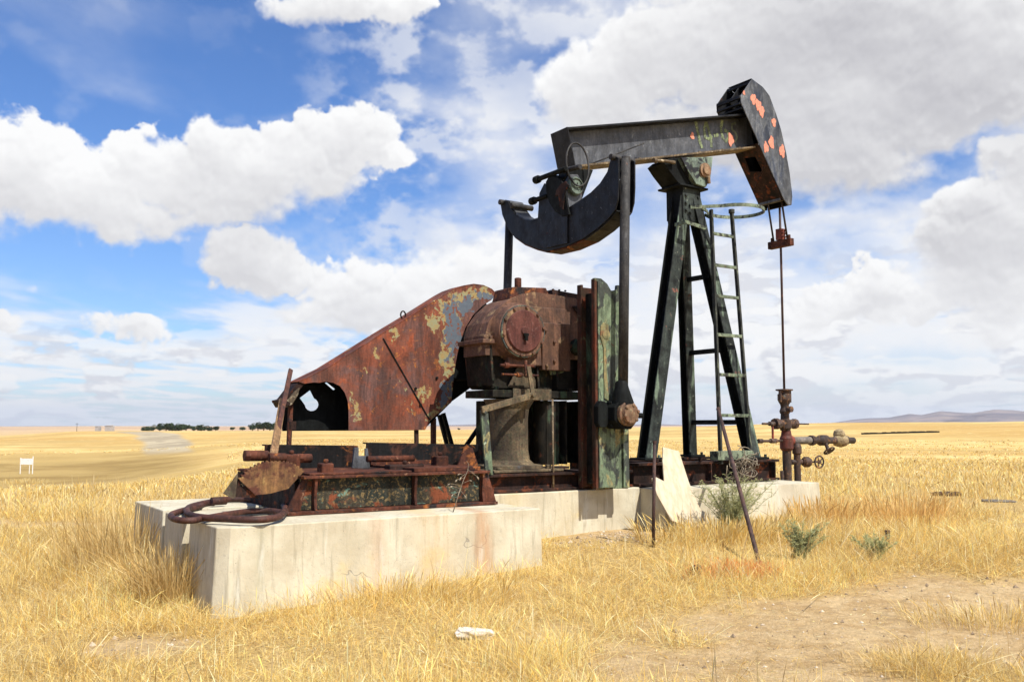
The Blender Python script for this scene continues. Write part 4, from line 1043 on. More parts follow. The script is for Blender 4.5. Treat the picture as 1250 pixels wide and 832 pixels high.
for u in (-8.55, -7.6, -6.7): mb.box(u, u + .12, -1.2, .35, .80, 1.06)
mb.box(-8.62, -8.58, -1.20, .35, .77, 1.10)
mb.build('cross_member', 'drust', SK, bevel=.005)
mb = MB(); mb.box(-8.55, -7.45, -1.40, -.2, 1.131, 1.15); mb.box(-7.40, -6.6, -1.36, -.3, 1.131, 1.17)
mb.build('deck_plate', 'rust', SK, bevel=.004)
# motor rails: upright dark channels
mb = MB(); v = -.32
mb.channel((-8.62, v, 1.27), (-7.56, v, 1.245), .10, .28, .015, flip=-1)
mb.build('motor_rail', 'railblk', SK, bevel=.004)
mb = MB(); mb.channel((-7.46, v + .0, 1.275), (-5.98, v, 1.235), .10, .29, .015, flip=-1)
mb.mat(1).box(-7.42, -6.55, v - .05, v - .01, 1.17, 1.21)
mb.build('motor_rail', ['railblk', 'rust'], SK, bevel=.004)
mb = MB(); mb.prism([pv(x, y, -.62) for x, y in ((430, 571), (433, 546), (438, 546), (438, 556), (446, 556), (446, 547), (449, 547), (452, 572))], (0, .03, 0))
mb.build('notched_plate', 'beam', SK, bevel=.003)
mb = MB(); mb.prism([pv(x, y, -.95) for x, y in ((556, 576), (568, 545), (577, 546), (586, 575))], (0, .03, 0)); mb.build('notched_plate', 'rust', SK, bevel=.003)
# adjuster blocks, bolts and screw on the deck
mb = MB()
mb.cyl(pv(448, 560, -.75), pv(505, 559, -.75), .035, 10); mb.build('adjusting_screw', 'rust', SK)
for (x0, x1, y0, y1, v, mt) in ((349, 367, 554, 576, -1.25, 'rust'), (393, 408, 565, 578, -1.28, 'rust'), (533, 548, 556, 568, -.9, 'rust'), (476, 518, 566, 571, -1.1, 'drust')):
    a = pv(x0, y1, v); b = pv(x1, y0, v); b2 = pv(x1, y1, v)
    m_ = MB(); m_.box(a.x, b2.x, v, v + .14, 1.12, max(b.z, 1.19)); m_.bolt(((a.x + b2.x) / 2, v + .06, max(b.z, 1.19)), (0, 0, 1), .03, .04)
    m_.build('clamp_block', mt, SK, bevel=.018)
mb = MB()
for (xa, xb, y, v, r) in ((301, 327, 556, -1.1, .052), (331, 349, 558, -1.25, .042), (366, 380, 559, -1.1, .045)):
    mb = MB(); mb.cyl(pv(xa, y, v), pv(xb, y, v), r, 14); mb.cyl(pv(xa - 3, y, v), pv(xa + 4, y, v), r * 1.15, 6); mb.build('hinge_shaft', 'rust', SK, bevel=.008)
# toothed quadrant
vq = -1.28; cq = pv(335, 606, vq); rad = (pv(335, 561, vq) - cq).length
mb = MB(); arc = []
for i in range(73):
    a = R(148 - i * 1.45); rr_ = rad * (1 if (i // 2) % 2 == 0 else .955)
    arc.append(cq + Vector((rr_ * math.cos(a) * 1.18, 0, rr_ * math.sin(a))))
mb.mat(0).prism(arc + [pv(352, 596, vq), pv(330, 602, vq), pv(312, 604, vq)], (0, .035, 0))
mb.build('toothed_quadrant', [weathered('ochre_rust', (.26, .13, .045), (.17, .08, .035), [(RUST2, 5, .52, .62, None, .9), ((.36, .22, .08), 9, .58, .66, None, .9)], rough=.8)], SK, bevel=0)
mb = MB(); 
P3 = [pv(275, 600, -1.30), pv(292, 573, -1.22), pv(299, 578, -1.15), pv(317, 605, -1.22)]
def ringh(cx_, cy_, rp, vv): return [pv(cx_ + rp * math.cos(R(t)), cy_ + rp * math.sin(R(t)), vv) for t in range(0, 360, 30)]
mb.mat(0).prism([pv(x, y, -1.25) for x, y in ((286, 606), (291, 575), (296, 576), (316, 608))], (0, .015, 0), [ringh(295.5, 589.5, 4.6, -1.25)])
mb.mat(1).prism([pv(x, y, -1.30) for x, y in ((272.5, 602), (290.5, 577), (287.5, 607), (284, 608))], (0, .012, 0))
mb.build('hinge_plate', ['drust', 'dusty'], SK, bevel=0)

# leaning slats by the guard end
def slat(px0, py0, px1, py1, v0, v1, w, mt, label, name='wooden_slat', cat='wooden slat'):
    a = pv(px0, py0, v0); b = pv(px1, py1, v1)
    m_ = MB(); m_.bar(a, b, w, .025, up=(0, 1, 0)); o = m_.build(name, mt, None, a, bevel=.003); tag(o, label, cat); return o
slat(332, 566, 345, 489, -1.10, .3, .085, 'wood', 'split brown wooden slat leaning up from the toothed quadrant to the belt guard')
slat(334, 550, 355, 451, -.6, .35, .05, 'hose', 'thin reddish bar crossing the top of the split wooden slat', 'iron_bar', 'iron bar')

# rusty pipe loop on the block corner
pts = []
cz_ = .80
def onz(px, py, z):
    a, b, c = _p(px, py); t = (z - EYE) / c
    return Vector((OU + t * a, OV + t * b, z))
loop_px = [(348, 622), (346, 616), (336, 611.5), (318, 609.5), (295, 609), (272, 609.5), (258, 612), (236, 617), (228, 622), (232, 628), (250, 631.5), (280, 633), (305, 634), (328, 633), (343, 629)]
LP = [onz(x, y, .812) for x, y in loop_px]
def smooth_closed(P, n=4):
    out = []
    k = len(P)
    for i in range(k):
        p0_, p1_, p2_, p3_ = P[i - 1], P[i], P[(i + 1) % k], P[(i + 2) % k]
        for j in range(n):
            t = j / n
            out.append(.5 * ((2 * p1_) + (-p0_ + p2_) * t + (2 * p0_ - 5 * p1_ + 4 * p2_ - p3_) * t * t + (-p0_ + 3 * p1_ - 3 * p2_ + p3_) * t ** 3))
    return out
mb = MB(); mb.tube(smooth_closed(LP), .031, 12, closed=True)
L2 = [onz(x, y, .80) for x, y in ((262, 614), (240, 619), (222, 623), (209, 628), (213, 633), (232, 635), (262, 630), (300, 624), (330, 623), (345, 626))]
sm = smooth_closed(L2)[:37]; mb.tube(sm, .028, 12)
ci = L2[0].lerp(LP[6], .3); 
mb.cyl(onz(258, 611.5, .835), onz(276, 610.5, .835), .042, 12)
o = mb.build('pipe_loop', 'hose', None, onz(285, 630, .77)); tag(o, 'rust-brown flattened pipe loop lying on the near corner of the front concrete block', 'rusty pipe')

# ---------------------------------------------------------------- wellhead
WH = thing('wellhead', (0, 0, .30), 'rusty oil wellhead with red tee and side valves, right of the tower legs', 'wellhead')
mb = MB()
mb.lathe((0.02, 0, .25), (0, 0, 1), [(.070, 0), (.070, .98), (.095, .985), (.095, 1.05), (.07, 1.055), (.07, 1.12)], 20)
mb.cyl((-.13, -.02, .3), (-.13, -.02, .9), .03, 12)
mb.build('casing', 'valve', WH, bevel=.006)
mb = MB(); mb.lathe((0.02, 0, 1.21), (0, 0, 1), [(.075, 0), (.105, .04), (.105, .20), (.085, .24), (.07, .33)], 18); mb.cyl((.02, 0, 1.37), (.15, 0, 1.37), .08, 16)
mb.build('tee', 'redv', WH, bevel=.006)
mb = MB(); mb.lathe((0.0, 0, 1.53), (0, 0, 1), [(.075, 0), (.085, .03), (.10, .04), (.10, .17), (.07, .18), (.065, .27), (.075, .28)], 18)
mb.cyl((-.21, 0, 1.64), (.22, 0, 1.64), .070, 16); mb.cyl((-.26, 0, 1.64), (-.17, 0, 1.64), .088, 8); mb.cyl((.18, 0, 1.64), (.26, 0, 1.64), .082, 8)
mb.cyl((-.54, 0, 1.64), (-.25, 0, 1.64), .018, 8); mb.cyl((.25, 0, 1.64), (.58, 0, 1.635), .013, 8); mb.cyl((-.38, 0, 1.64), (-.25, 0, 1.64), .036, 8)
mb.build('rod_preventer', 'valve', WH, bevel=.006)
mb = MB(); mb.lathe((0, 0, 1.80), (0, 0, 1), [(.075, 0), (.085, .04), (.062, .10), (.068, .14), (.09, .18), (.108, .22), (.108, .31), (.09, .32), (.09, .36), (.135, .37), (.135, .39), (.0, .40)], 18)
mb.cyl((.0, -.05, 1.87), (.0, -.14, 1.87), .05, 10)
for a in (-.115, .115): mb.cyl((a, -.02, 1.98), (a, -.02, 2.17), .02, 8)
mb.build('stuffing_box', 'valve', WH, bevel=.006)
MB().cyl((.16, 0, 1.37), (.62, 0, 1.37), .060, 16).build('pale_nipple', 'pale', WH)
mb = MB(); mb.cyl((.60, 0, 1.37), (1.30, 0, 1.365), .058, 14); mb.cyl((.60, 0, 1.37), (.68, 0, 1.37), .085, 8); mb.lathe((.80, 0, 1.37), (1, 0, 0), [(.06, 0), (.09, .06), (.09, .20), (.06, .26)], 14)
mb.cyl((.93, -.04, 1.35), (.93, -.10, 1.20), .03, 8)
mb.cyl((1.42, 0, 1.365), (1.74, 0, 1.36), .055, 14); mb.cyl((1.52, 0, 1.365), (1.56, 0, 1.365), .075, 14)
fl = mb.build('flow_line', 'valve', WH, bevel=.005)
mb = MB(); mb.lathe((1.24, 0, 1.36), (1, 0, 0), [(.06, 0), (.10, .05), (.115, .16), (.10, .24), (.06, .28)], 12); mb.lathe((1.36, 0, 1.40), (0, 0, 1), [(.08, 0), (.10, .06), (.085, .12), (.04, .15), (0, .155)], 10)
mb.build('check_valve', 'plug', WH)
def wheel(c, axis, r, name='handwheel', spokes=5):
    c = Vector(c); d = Vector(axis).normalized(); ref = Vector((0, 0, 1)); x = d.cross(ref).normalized(); y = x.cross(d)
    m_ = MB(); m_.tube([c + (x * math.cos(t) + y * math.sin(t)) * r for t in [2 * math.pi * i / 20 for i in range(20)]], .014, 8, closed=True)
    for k in range(spokes):
        a = 2 * math.pi * k / spokes; m_.tube([c, c + (x * math.cos(a) + y * math.sin(a)) * r], .010, 6)
    m_.cyl(c - d * .02, c + d * .02, .03, 8); return m_.build(name, 'valve', WH)
wheel((.95, -.10, 1.20), (0, -.6, -.8), .09)
wheel((.56, -.20, 1.03), (-.1, -1, 0), .095)
mb = MB(); mb.cyl((.12, 0, 1.03), (.40, -.12, 1.03), .042, 12); mb.lathe((.30, -.08, 1.03), (.9, -.4, 0), [(.06, 0), (.085, .03), (.085, .10), (.06, .14)], 12); mb.cyl((.40, -.12, 1.03), (.57, -.21, 1.03), .015, 8)
mb.lathe((.22, -.04, .35), (0, 0, 1), [(.055, 0), (.055, .80), (.075, .82), (.075, .92), (.05, .98), (0, .985)], 14)
mb.build('side_valve', 'valve', WH, bevel=.005)
mb = MB(); mb.cyl((-.05, 0, 1.37), (-.60, 0, 1.37), .022, 10); mb.cyl((-.55, 0, 1.37), (-.64, 0, 1.37), .036, 8); mb.cyl((-.36, 0, 1.37), (-.22, 0, 1.37), .038, 8); mb.build('bleed_pipe', 'valve', WH)
mb = MB(); mb.cyl((-.30, 0, 1.40), (-.30, 0, 1.60), .018, 8); mb.build('red_lever', 'redv', WH)

# ---------------------------------------------------------------- loose things
# plywood offcut leaning on the well-end block
pb = Vector((-3.1, -1.42, .81)); nbd = Vector((0, -1, .42)).normalized()
bpx = [(809.5, 545), (829, 550.5), (841, 588), (855, 621), (866, 628), (853, 645), (820, 635), (802, 603), (796, 583), (801, 582), (811, 587), (809, 562)]
mb = MB(); mb.prism([pplane(x, y, pb, nbd) for x, y in bpx], -nbd * .018)
bb = pplane(840, 640, pb, nbd)
o = mb.build('board', M['board'], None, bb, bevel=.003); tag(o, 'pale notched plywood offcut leaning against the well-end concrete block', 'board')

def rod(pa, pb_, r, label):
    m_ = MB(); m_.tube([pa, pb_], r, 10); m_.cyl(pb_, pb_ + (pb_ - pa).normalized() * .03, r * 1.25, 8)
    o = m_.build('iron_stake', 'postrust', None, pa); tag(o, label, 'iron stake'); return o
def groundpt(px, py):
    """where the sight line meets the terrain, in the unit's frame"""
    d = ray(px, py); t = 2.0 * 1.002 ** np.arange(3000)
    z = EYE + d[2] * t; g = H(d[0] * t, d[1] * t); hit = np.nonzero(z < g)[0]
    i = hit[0] if len(hit) else 2999
    return to_uv(Vector((d[0] * t[i], d[1] * t[i], float(g[i]))))
g1 = groundpt(797, 668)
a, b, c = _p(799, 541)
# upright stake: top is above the same foot
def above(foot, px, py):
    w_ = to_world(foot); d = ray(px, py); t = w_.y / d[1]; return to_uv(Vector((d[0] * t, w_.y, EYE + d[2] * t)))
rod(g1 - Vector((0, 0, .15)), above(g1, 799, 541), .019, 'upright rusty stake stuck in the grass in front of the plywood offcut')
g2 = groundpt(931, 699)
rod(g2 - Vector((0, 0, .03)), pv(877, 500, -.90), .024, 'long rusty stake leaning from the orange-sprayed grass onto the ladder')
g3 = groundpt(1083, 663)
rod(g3 - Vector((0, 0, .1)), above(g3, 1083, 650), .025, 'short dark peg standing in the small green weed at the right')

# tangled wire at the ladder foot
mb = MB(); rd2 = random.Random(5); cw = pv(910, 569, -.98)
for k in range(17):
    P = []; c0 = cw + Vector((rd2.uniform(-.16, .16), rd2.uniform(-.05, .10), rd2.uniform(-.12, .14))); r0 = rd2.uniform(.08, .20)
    ax = Vector((rd2.gauss(0, 1), rd2.gauss(0, 1) * 1.4, rd2.gauss(0, 1))).normalized(); x = ax.orthogonal().normalized(); y = ax.cross(x)
    n = 22; ph = rd2.uniform(0, 6)
    for i in range(n):
        t = ph + i / n * rd2.uniform(5, 6.2)
        t = ph + i / n * 5.6; q = r0 * (1 + .22 * math.sin(2.3 * t + ph) + .1 * math.sin(5 * t))
        P.append(c0 + x * math.cos(t) * q + y * math.sin(t) * q + Vector((0, 0, .02 * math.sin(4 * t))))
    P = [Vector((p.x, p.y, max(p.z, .825))) for p in P]
    mb.tube(P, .0065, 6)
o = mb.build('wire_tangle', 'wire', None, Vector((cw.x, cw.y, .82))); tag(o, 'tangle of old pale wire heaped at the foot of the ladder', 'wire')

# white stone, rusty clods, litter
def rock(name, px, py, sx, sy, sz, mt, label, cat, seed, sink=.3):
    g = groundpt(px, py); bm = bmesh.new(); bmesh.ops.create_icosphere(bm, subdivisions=3, radius=1)
    rd = np.random.default_rng(seed); co = np.array([v.co[:] for v in bm.verts]); s = rd.integers(0, 99)
    n = fbm(co[:, 0] * 1.7 + 9 + co[:, 2], co[:, 1] * 1.7 + 5 - co[:, 2] * 1.3, int(s), 4)
    for v, k in zip(bm.verts, n):
        d = v.co.copy(); m_ = max(abs(d.x), abs(d.y), abs(d.z)); d = d.lerp(d / m_, .6)
        v.co = Vector((d.x * sx, d.y * sy, d.z * sz)) * (.75 + .55 * float(k))
    me = bpy.data.meshes.new(name); bm.to_mesh(me); bm.free(); me.materials.append(M[mt])
    o = bpy.data.objects.new(name, me); col.objects.link(o); w_ = to_world(g); o.location = w_ + Vector((0, 0, sz * (1 - sink))); o.rotation_euler = (0, 0, seed)
    tag(o, label, cat); return o
o = rock('stone', 580, 778, .15, .06, .038, 'stone', 'white flat stone half sunk in the foreground grass', 'stone', 3, .2); o.rotation_euler = (0, .03, .04)
rock('scrap_lump', 850, 701, .05, .05, .055, 'clod', 'small dark rusty lump in the grass left of the orange spray', 'scrap', 4)
o = rock('scrap_lump', 1156, 605, .26, .07, .045, 'clod', 'low dark rusty scrap lying on bare ground at the far right', 'scrap', 6); o.rotation_euler = (0, 0, .1)
M['greystone'] = weathered('grey_stone', (.26, .22, .17), (.20, .17, .13), rough=.95, bump=.8)
rock('stone', 1218, 612, .26, .14, .02, 'greystone', 'grey flat stone at the right edge beyond the dark scrap', 'stone', 9)
rock('stone', 976, 700, .035, .02, .012, 'white', 'tiny white chip in the grass right of the leaning stake', 'stone', 12)

# low dark pipe line far right in the field
ga = to_world(groundpt(1052, 530)); gb_ = to_world(groundpt(1146, 527.5))
mb = MB(); N = 26
rdp = random.Random(3)
for i in range(N):
    p = ga.lerp(gb_, i / N); q = ga.lerp(gb_, (i + 1.02) / N)
    p.z = h1(p.x, p.y) + .12; q.z = h1(q.x, q.y) + .12
    w_ = rdp.uniform(.35, .6)
    mb.bar(p, q, .5, w_)
o = mb.build('pipe_row', 'legb', None, ga, frame=False); tag(o, 'low dark line of old pipe lying across the far right field', 'pipeline')

# ---------------------------------------------------------------- sign at left
sg = to_world(groundpt(32, 578)); d_s = math.hypot(sg.x, sg.y) / F_
SG = thing('sign', sg, 'small white board sign on two posts in the grass at the far left', 'sign', frame=False)
w2 = 8.5 * d_s; hgt = 19 * d_s
base = sg.copy()
m_ = MB(); m_.box(base.x - w2 * .85, base.x + w2 * .8, base.y - .012, base.y + .012, base.z + hgt * .52, base.z + hgt * .86); m_.build('panel', weathered('faded_sign', (.80, .78, .76), (.76, .74, .72), [((.62, .36, .33), 9, .54, .60, (1, 1, 5), .8)], rough=.6, bump=.05, dirty=False), SG, frame=False)
for a, ht in ((-.8, .9), (.75, .98)):
    m_ = MB(); m_.box(base.x + w2 * a - .03, base.x + w2 * a + .03, base.y + .014, base.y + .07, base.z - .3, base.z + hgt * ht); m_.build('post', 'white', SG)
m_ = MB(); m_.box(base.x + w2 * .35 - .02, base.x + w2 * .35 + .02, base.y + .014, base.y + .06, base.z - .3, base.z + hgt * .6); m_.build('post', 'white', SG)
# ---------------------------------------------------------------- far trees and sheds
def leaf_mat(name, c1, c2, tr=.25):
    m, nt, b = new_mat(name)
    at = nd(nt, 'ShaderNodeNewGeometry')
    c = mix(nt, at.outputs['Random Per Island'], c1, c2)
    nt.links.new(c, b.inputs['Base Color']); b.inputs['Roughness'].default_value = .8; b.inputs['Specular IOR Level'].default_value = .2
    tl = nd(nt, 'ShaderNodeBsdfTranslucent'); nt.links.new(c, tl.inputs['Color']); ms = nd(nt, 'ShaderNodeMixShader'); ms.inputs[0].default_value = tr
    nt.links.new(b.outputs[0], ms.inputs[1]); nt.links.new(tl.outputs[0], ms.inputs[2]); nt.links.new(ms.outputs[0], nt.nodes['Material Output'].inputs['Surface'])
    return m
M['tree'] = leaf_mat('far_foliage', (.025, .045, .02), (.06, .085, .035))
def tree_meshes():
    out = []
    for s in range(4):
        rd = random.Random(100 + s)
        cr = MB(); 
        lobes = [(rd.uniform(-1.7, 1.7), rd.uniform(-1.2, 1.2), rd.uniform(1.2, 3.3), rd.uniform(.8, 1.5)) for _ in range(9)]
        for _ in range(900):
            lx, ly, lz, lr = rd.choice(lobes)
            d = Vector((rd.gauss(0, 1), rd.gauss(0, 1), rd.gauss(0, .8))).normalized() * lr * rd.uniform(.55, 1.05)
            p = Vector((lx, ly, lz)) + d; a = Vector((rd.gauss(0, 1), rd.gauss(0, 1), rd.gauss(0, 1))).normalized() * rd.uniform(.15, .34); b = a.orthogonal().normalized() * a.length
            cr.add([p - a, p + b, p + a, p - b], [(0, 1, 2, 3)])
        tr = MB(); tr.tube([(0, 0, -.5), (.1, 0, 1.2), (.2, .1, 2.2)], [.22, .16, .08], 7)
        for k in range(4): a = k * 1.6; tr.tube([(.1, 0, 1.2), (math.cos(a) * .9, math.sin(a) * .9, 2.3)], [.1, .04], 5)
        out.append((cr, tr))
    return out
TM = tree_meshes(); protos = []
spots = [(178, .7), (187, .9), (195, 1.0), (203, 1.25), (211, 1.1), (219, 1.0), (227, 1.2), (236, .9), (245, 1.0), (254, .8), (263, .8), (284, .5), (296, .6), (308, 1.0), (315, 1.15), (322, 1.3), (329, 1.2), (338, 1.3), (347, 1.1), (356, .9), (540, .35), (560, .35), (455, .5), (470, .6), (505, .5)]
lab = {}
for i, (px, s) in enumerate(spots):
    d = ray(px, 524); az = math.atan2(d[0], d[1]); dist = 560 + (i * 37 % 90)
    x, y = dist * math.sin(az), dist * math.cos(az)
    k = i % 4
    z = EYE - dist * ((525.5 if px < 280 else 524.5) - 520) / F_
    r = bpy.data.objects.new('tree', None); col.objects.link(r)
    zt = z; r.location = (x, y, min(z, 999)); r.scale = (s * 1.45, s * 1.2, s * .95); r.rotation_euler = (0, 0, i * 1.1)
    grp = 'dark trees along the horizon at left'
    tag(r, 'one of the dark low trees in the distant row beyond the left fields', 'tree', grp)
    if k >= len(protos):
        cr, tr = TM[k]
        c_ = cr.build('crown', 'tree', {'obj': r, 'base_': Vector((0, 0, 0))}, fixn=False); t_ = tr.build('trunk', 'wood', {'obj': r, 'base_': Vector((0, 0, 0))})
        protos.append((c_, t_))
    else:
        for q in protos[k]:
            c_ = q.copy(); col.objects.link(c_); c_.parent = r
for (px, wpx, hpx, lbl) in ((134, 7, 2.8, 'larger pale distant shed on the horizon at left'), (120, 3, 2.0, 'smaller pale distant shed left of the larger one')):
    dist = 1250.; d = ray(px, 519); az = math.atan2(d[0], d[1]); x, y = dist * math.sin(az), dist * math.cos(az)
    s = dist / F_; z0 = EYE - (521.5 - 520) * s
    T = thing('shed', (x, y, z0), lbl, 'shed', frame=False)
    w_, h_ = wpx * s / 2, hpx * s
    MB().box(x - w_, x + w_, y - 5, y + 5, z0 - 6, z0 + h_ * .65).build('wall', 'house', T)
    MB().prism([(x - w_ * 1.05, y - 5.5, z0 + h_ * .65), (x + w_ * 1.05, y - 5.5, z0 + h_ * .65), (x + w_ * .9, y, z0 + h_), (x - w_ * .9, y, z0 + h_)], (0, 5, 0)).build('roof', 'roof', T)
for px, hp in ((94, 4),):
    dist = 700.; d = ray(px, 519); az = math.atan2(d[0], d[1]); x, y = dist * math.sin(az), dist * math.cos(az); z0 = EYE - 3 * dist / F_
    mb = MB(); mb.tube([(x, y, z0 - 3), (x, y, z0 + 4)], .14, 6); mb.bar((x - 1, y, z0 + 3.5), (x + 1, y, z0 + 3.5), .15, .15)
    tag(mb.build('utility_pole', 'legb', None, (x, y, z0), frame=False), 'tiny utility pole on the horizon at left', 'utility pole')

# ---------------------------------------------------------------- dry grass
def blade_mat():
    m, nt, b = new_mat('straw_blades')
    nt.nodes.remove(b); out = nt.nodes['Material Output']
    vc = nd(nt, 'ShaderNodeVertexColor'); vc.layer_name = 'tint'
    df = nd(nt, 'ShaderNodeBsdfDiffuse'); tl = nd(nt, 'ShaderNodeBsdfTranslucent'); ms = nd(nt, 'ShaderNodeMixShader'); ms.inputs[0].default_value = .42
    nt.links.new(vc.outputs['Color'], df.inputs['Color']); nt.links.new(vc.outputs['Color'], tl.inputs['Color'])
    nt.links.new(df.outputs[0], ms.inputs[1]); nt.links.new(tl.outputs[0], ms.inputs[2]); nt.links.new(ms.outputs[0], out.inputs['Surface'])
    return m
M['blades'] = blade_mat()
PAL = np.array([(.84, .63, .23), (.87, .72, .34), (.78, .54, .16), (.90, .80, .48), (.64, .42, .12), (.86, .67, .26), (.60, .47, .26), (.42, .27, .10)])

def make_blades(name, X, Y, hgt, wid, tint, lean=.35, seedhead=.25, droop=.5, base=None, zoff=None, leandir=None):
    n = len(X); Z = H(X, Y) - .01
    if zoff is not None: Z = Z + zoff
    th = rng.uniform(0, 2 * np.pi, n) if leandir is None else leandir
    ln = np.abs(rng.normal(0, 1, n)) * lean; ph = rng.uniform(0, 2 * np.pi, n)
    dx, dy = np.cos(th), np.sin(th); wx, wy = np.cos(ph) * wid / 2, np.sin(ph) * wid / 2
    t1, t2 = .45, .8
    def pt(t, wf, sgn):
        off = hgt * ln * (t + droop * t * t)
        zz = hgt * t * (1 - .18 * droop * t * np.minimum(ln * 2, 1))
        return np.stack([X + dx * off + sgn * wx * wf, Y + dy * off + sgn * wy * wf, Z + zz], -1)
    sh = rng.random(n) < seedhead
    w2 = np.where(sh, 1.0, .85); w3 = np.where(sh, 2.4, .55)
    vs = np.stack([pt(0, 1, -1), pt(0, 1, 1), pt(t1, w2, -1), pt(t1, w2, 1), pt(t2, w3, -1), pt(t2, w3, 1), pt(1.0, 0, 1)], 1)
    off = (np.arange(n) * 7)[:, None]
    quads = np.concatenate([off + np.array([[0, 1, 3, 2]]), off + np.array([[2, 3, 5, 4]])], 1).reshape(-1, 4)
    tris = (off + np.array([[4, 5, 6]]))
    v = vs.reshape(-1, 3)
    if base is not None: v = v - np.array(base)
    me = bpy.data.meshes.new(name)
    me.vertices.add(len(v)); me.vertices.foreach_set('co', v.ravel().astype(np.float32))
    loops = np.concatenate([quads.ravel(), tris.ravel()]).astype(np.int32)
    me.loops.add(len(loops)); me.loops.foreach_set('vertex_index', loops)
    me.polygons.add(len(quads) + len(tris))
    me.polygons.foreach_set('loop_start', np.concatenate([np.arange(len(quads)) * 4, len(quads) * 4 + np.arange(len(tris)) * 3]).astype(np.int32))
    me.update(calc_edges=True)
    cc = np.ones((n, 7, 4), np.float32); cc[:, :, :3] = tint[:, None, :]
    at = me.color_attributes.new('tint', 'FLOAT_COLOR', 'POINT'); at.data.foreach_set('color', cc.ravel())
    me.materials.append(M['blades'])
    o = bpy.data.objects.new(name, me); col.objects.link(o)
    if base is not None: o.location = base
    return o

def tints(X, Y, pal=PAL, jit=.12):
    n = len(X); k = rng.integers(0, len(pal), n); c = pal[k]
    f = (.78 + .5 * fbm(X * .9, Y * .9, 55)) * (1 + rng.normal(0, jit, n))
    return np.clip(c * f[:, None], .01, .95)

BL = [(-9.66, -2.17, -6.25, 1.12), (-6.3, -.95, -3.8, 1.0), (-3.9, -1.42, -.85, .95)]
def keep_off(X, Y):
    x = X - W[0]; y = Y - W[1]; u = x * UX + y * UY; v = x * VX + y * VY
    k = np.ones(len(X), bool)
    for a, b, c, d in BL: k &= ~((u > a) & (u < c) & (v > b) & (v < d))
    return k, u, v

def scatter(n, r0, r1, azw=36, power=1.0):
    a = R(1) * rng.uniform(-azw, azw, n)
    r = (r0 ** (2 - power) + (r1 ** (2 - power) - r0 ** (2 - power)) * rng.random(n)) ** (1 / (2 - power)) if power != 2 else r0 * (r1 / r0) ** rng.random(n)
    return r * np.sin(a), r * np.cos(a)

parts = []
def grass_layer(n, r0, r1, h0, h1_, w, cl=.10, per=9, azw=36, power=1.0, lean=.32, sh=.25, litter=False):
    cx_, cy_ = scatter(n // per, r0, r1, azw, power)
    d = dirt(cx_, cy_); dens = 2.0 * fbm(cx_ * .9, cy_ * .9, 77, 5) - .35
    keep = rng.random(len(cx_)) < (np.clip(dens, 0, 1) * (1 - .97 * d) if not litter else .8 - .55 * d)
    cx_, cy_ = cx_[keep], cy_[keep]
    hh = h0 + (h1_ - h0) * np.clip(fbm(cx_ * 1.1, cy_ * 1.1, 91, 5) * 3.0 - 1.0, 0, 1.25)
    X = np.repeat(cx_, per) + rng.normal(0, cl, len(cx_) * per); Y = np.repeat(cy_, per) + rng.normal(0, cl, len(cx_) * per)
    hh = np.repeat(hh, per) * rng.uniform(.45, 1.2, len(X))
    dd = dirt(X, Y); hh = hh * (1 - .75 * dd)
    k, u, v = keep_off(X, Y); k &= rng.random(len(X)) < (1 - .9 * dd if not litter else 1)
    # gravel mound in front of the reducer block stays sparse
    gm = (np.hypot((u + 4.4) / 1.2, (v + 1.35) / .55) < 1); k &= ~(gm & (rng.random(len(X)) < .85)); hh = np.where(gm, hh * .5, hh)
    X, Y, hh = X[k], Y[k], hh[k]
    r = np.hypot(X, Y)
    return X, Y, hh, np.full(len(X), w) * rng.uniform(.6, 1.4, len(X)) * np.maximum(1, r / 9), np.full(len(X), lean)

L_ = [grass_layer(330000, 4.2, 15, .08, .27, .0025, .08, 9, 38, 1.0, .75, .10),
      grass_layer(150000, 4.2, 15, .03, .10, .0038, .12, 7, 38, 1.0, 2.6, 0, True),
      grass_layer(16000, 4.2, 20, .26, .46, .0030, .05, 4, 38, 1.0, .30, .5),
      grass_layer(150000, 14, 42, .07, .19, .0045, .14, 9, 36, 1.1, .5, .1),
      grass_layer(60000, 40, 170, .08, .17, .0060, .30, 7, 34, 1.5, .6, .1)]
L_ = [tuple(q[~((np.degrees(np.arctan2(l[0], l[1])) < -17) & (np.hypot(l[0], l[1]) > 62) & (np.hypot(l[0], l[1]) < 155))] for q in l) for l in L_]
X = np.concatenate([l[0] for l in L_]); Y = np.concatenate([l[1] for l in L_]); HH = np.concatenate([l[2] for l in L_]); WD = np.concatenate([l[3] for l in L_]); LN = np.concatenate([l[4] for l in L_])
o = make_blades('dry_grass', X, Y, HH, WD, tints(X, Y), lean=LN, seedhead=.12); tag(o, 'golden dry grass covering the field around the pump jack', 'grass', kind='stuff')

# orange sprayed grass at the foot of the leaning stake
gc = to_world(g2); n = 1500
X = gc.x - .05 - np.abs(rng.normal(0, .28, n)) + rng.normal(0, .12, n); Y = gc.y - .06 + rng.normal(0, .09, n) + (X - gc.x) * .05
pal = np.array([(.88, .26, .06), (.85, .38, .14), (.78, .50, .2), (.82, .58, .28)])
dd = np.hypot((X - gc.x) / .30, (Y - gc.y) / .16); kk = np.where(rng.random(n) < np.exp(-dd * .42), rng.integers(0, 2, n), rng.integers(2, 4, n))
tint = pal[kk] * rng.uniform(.8, 1.1, (n, 1))
o = make_blades('sprayed_grass', X, Y, rng.uniform(.05, .17, n), np.full(n, .0045), tint); tag(o, 'dry grass sprayed bright orange at the foot of the leaning stake', 'grass', kind='stuff')

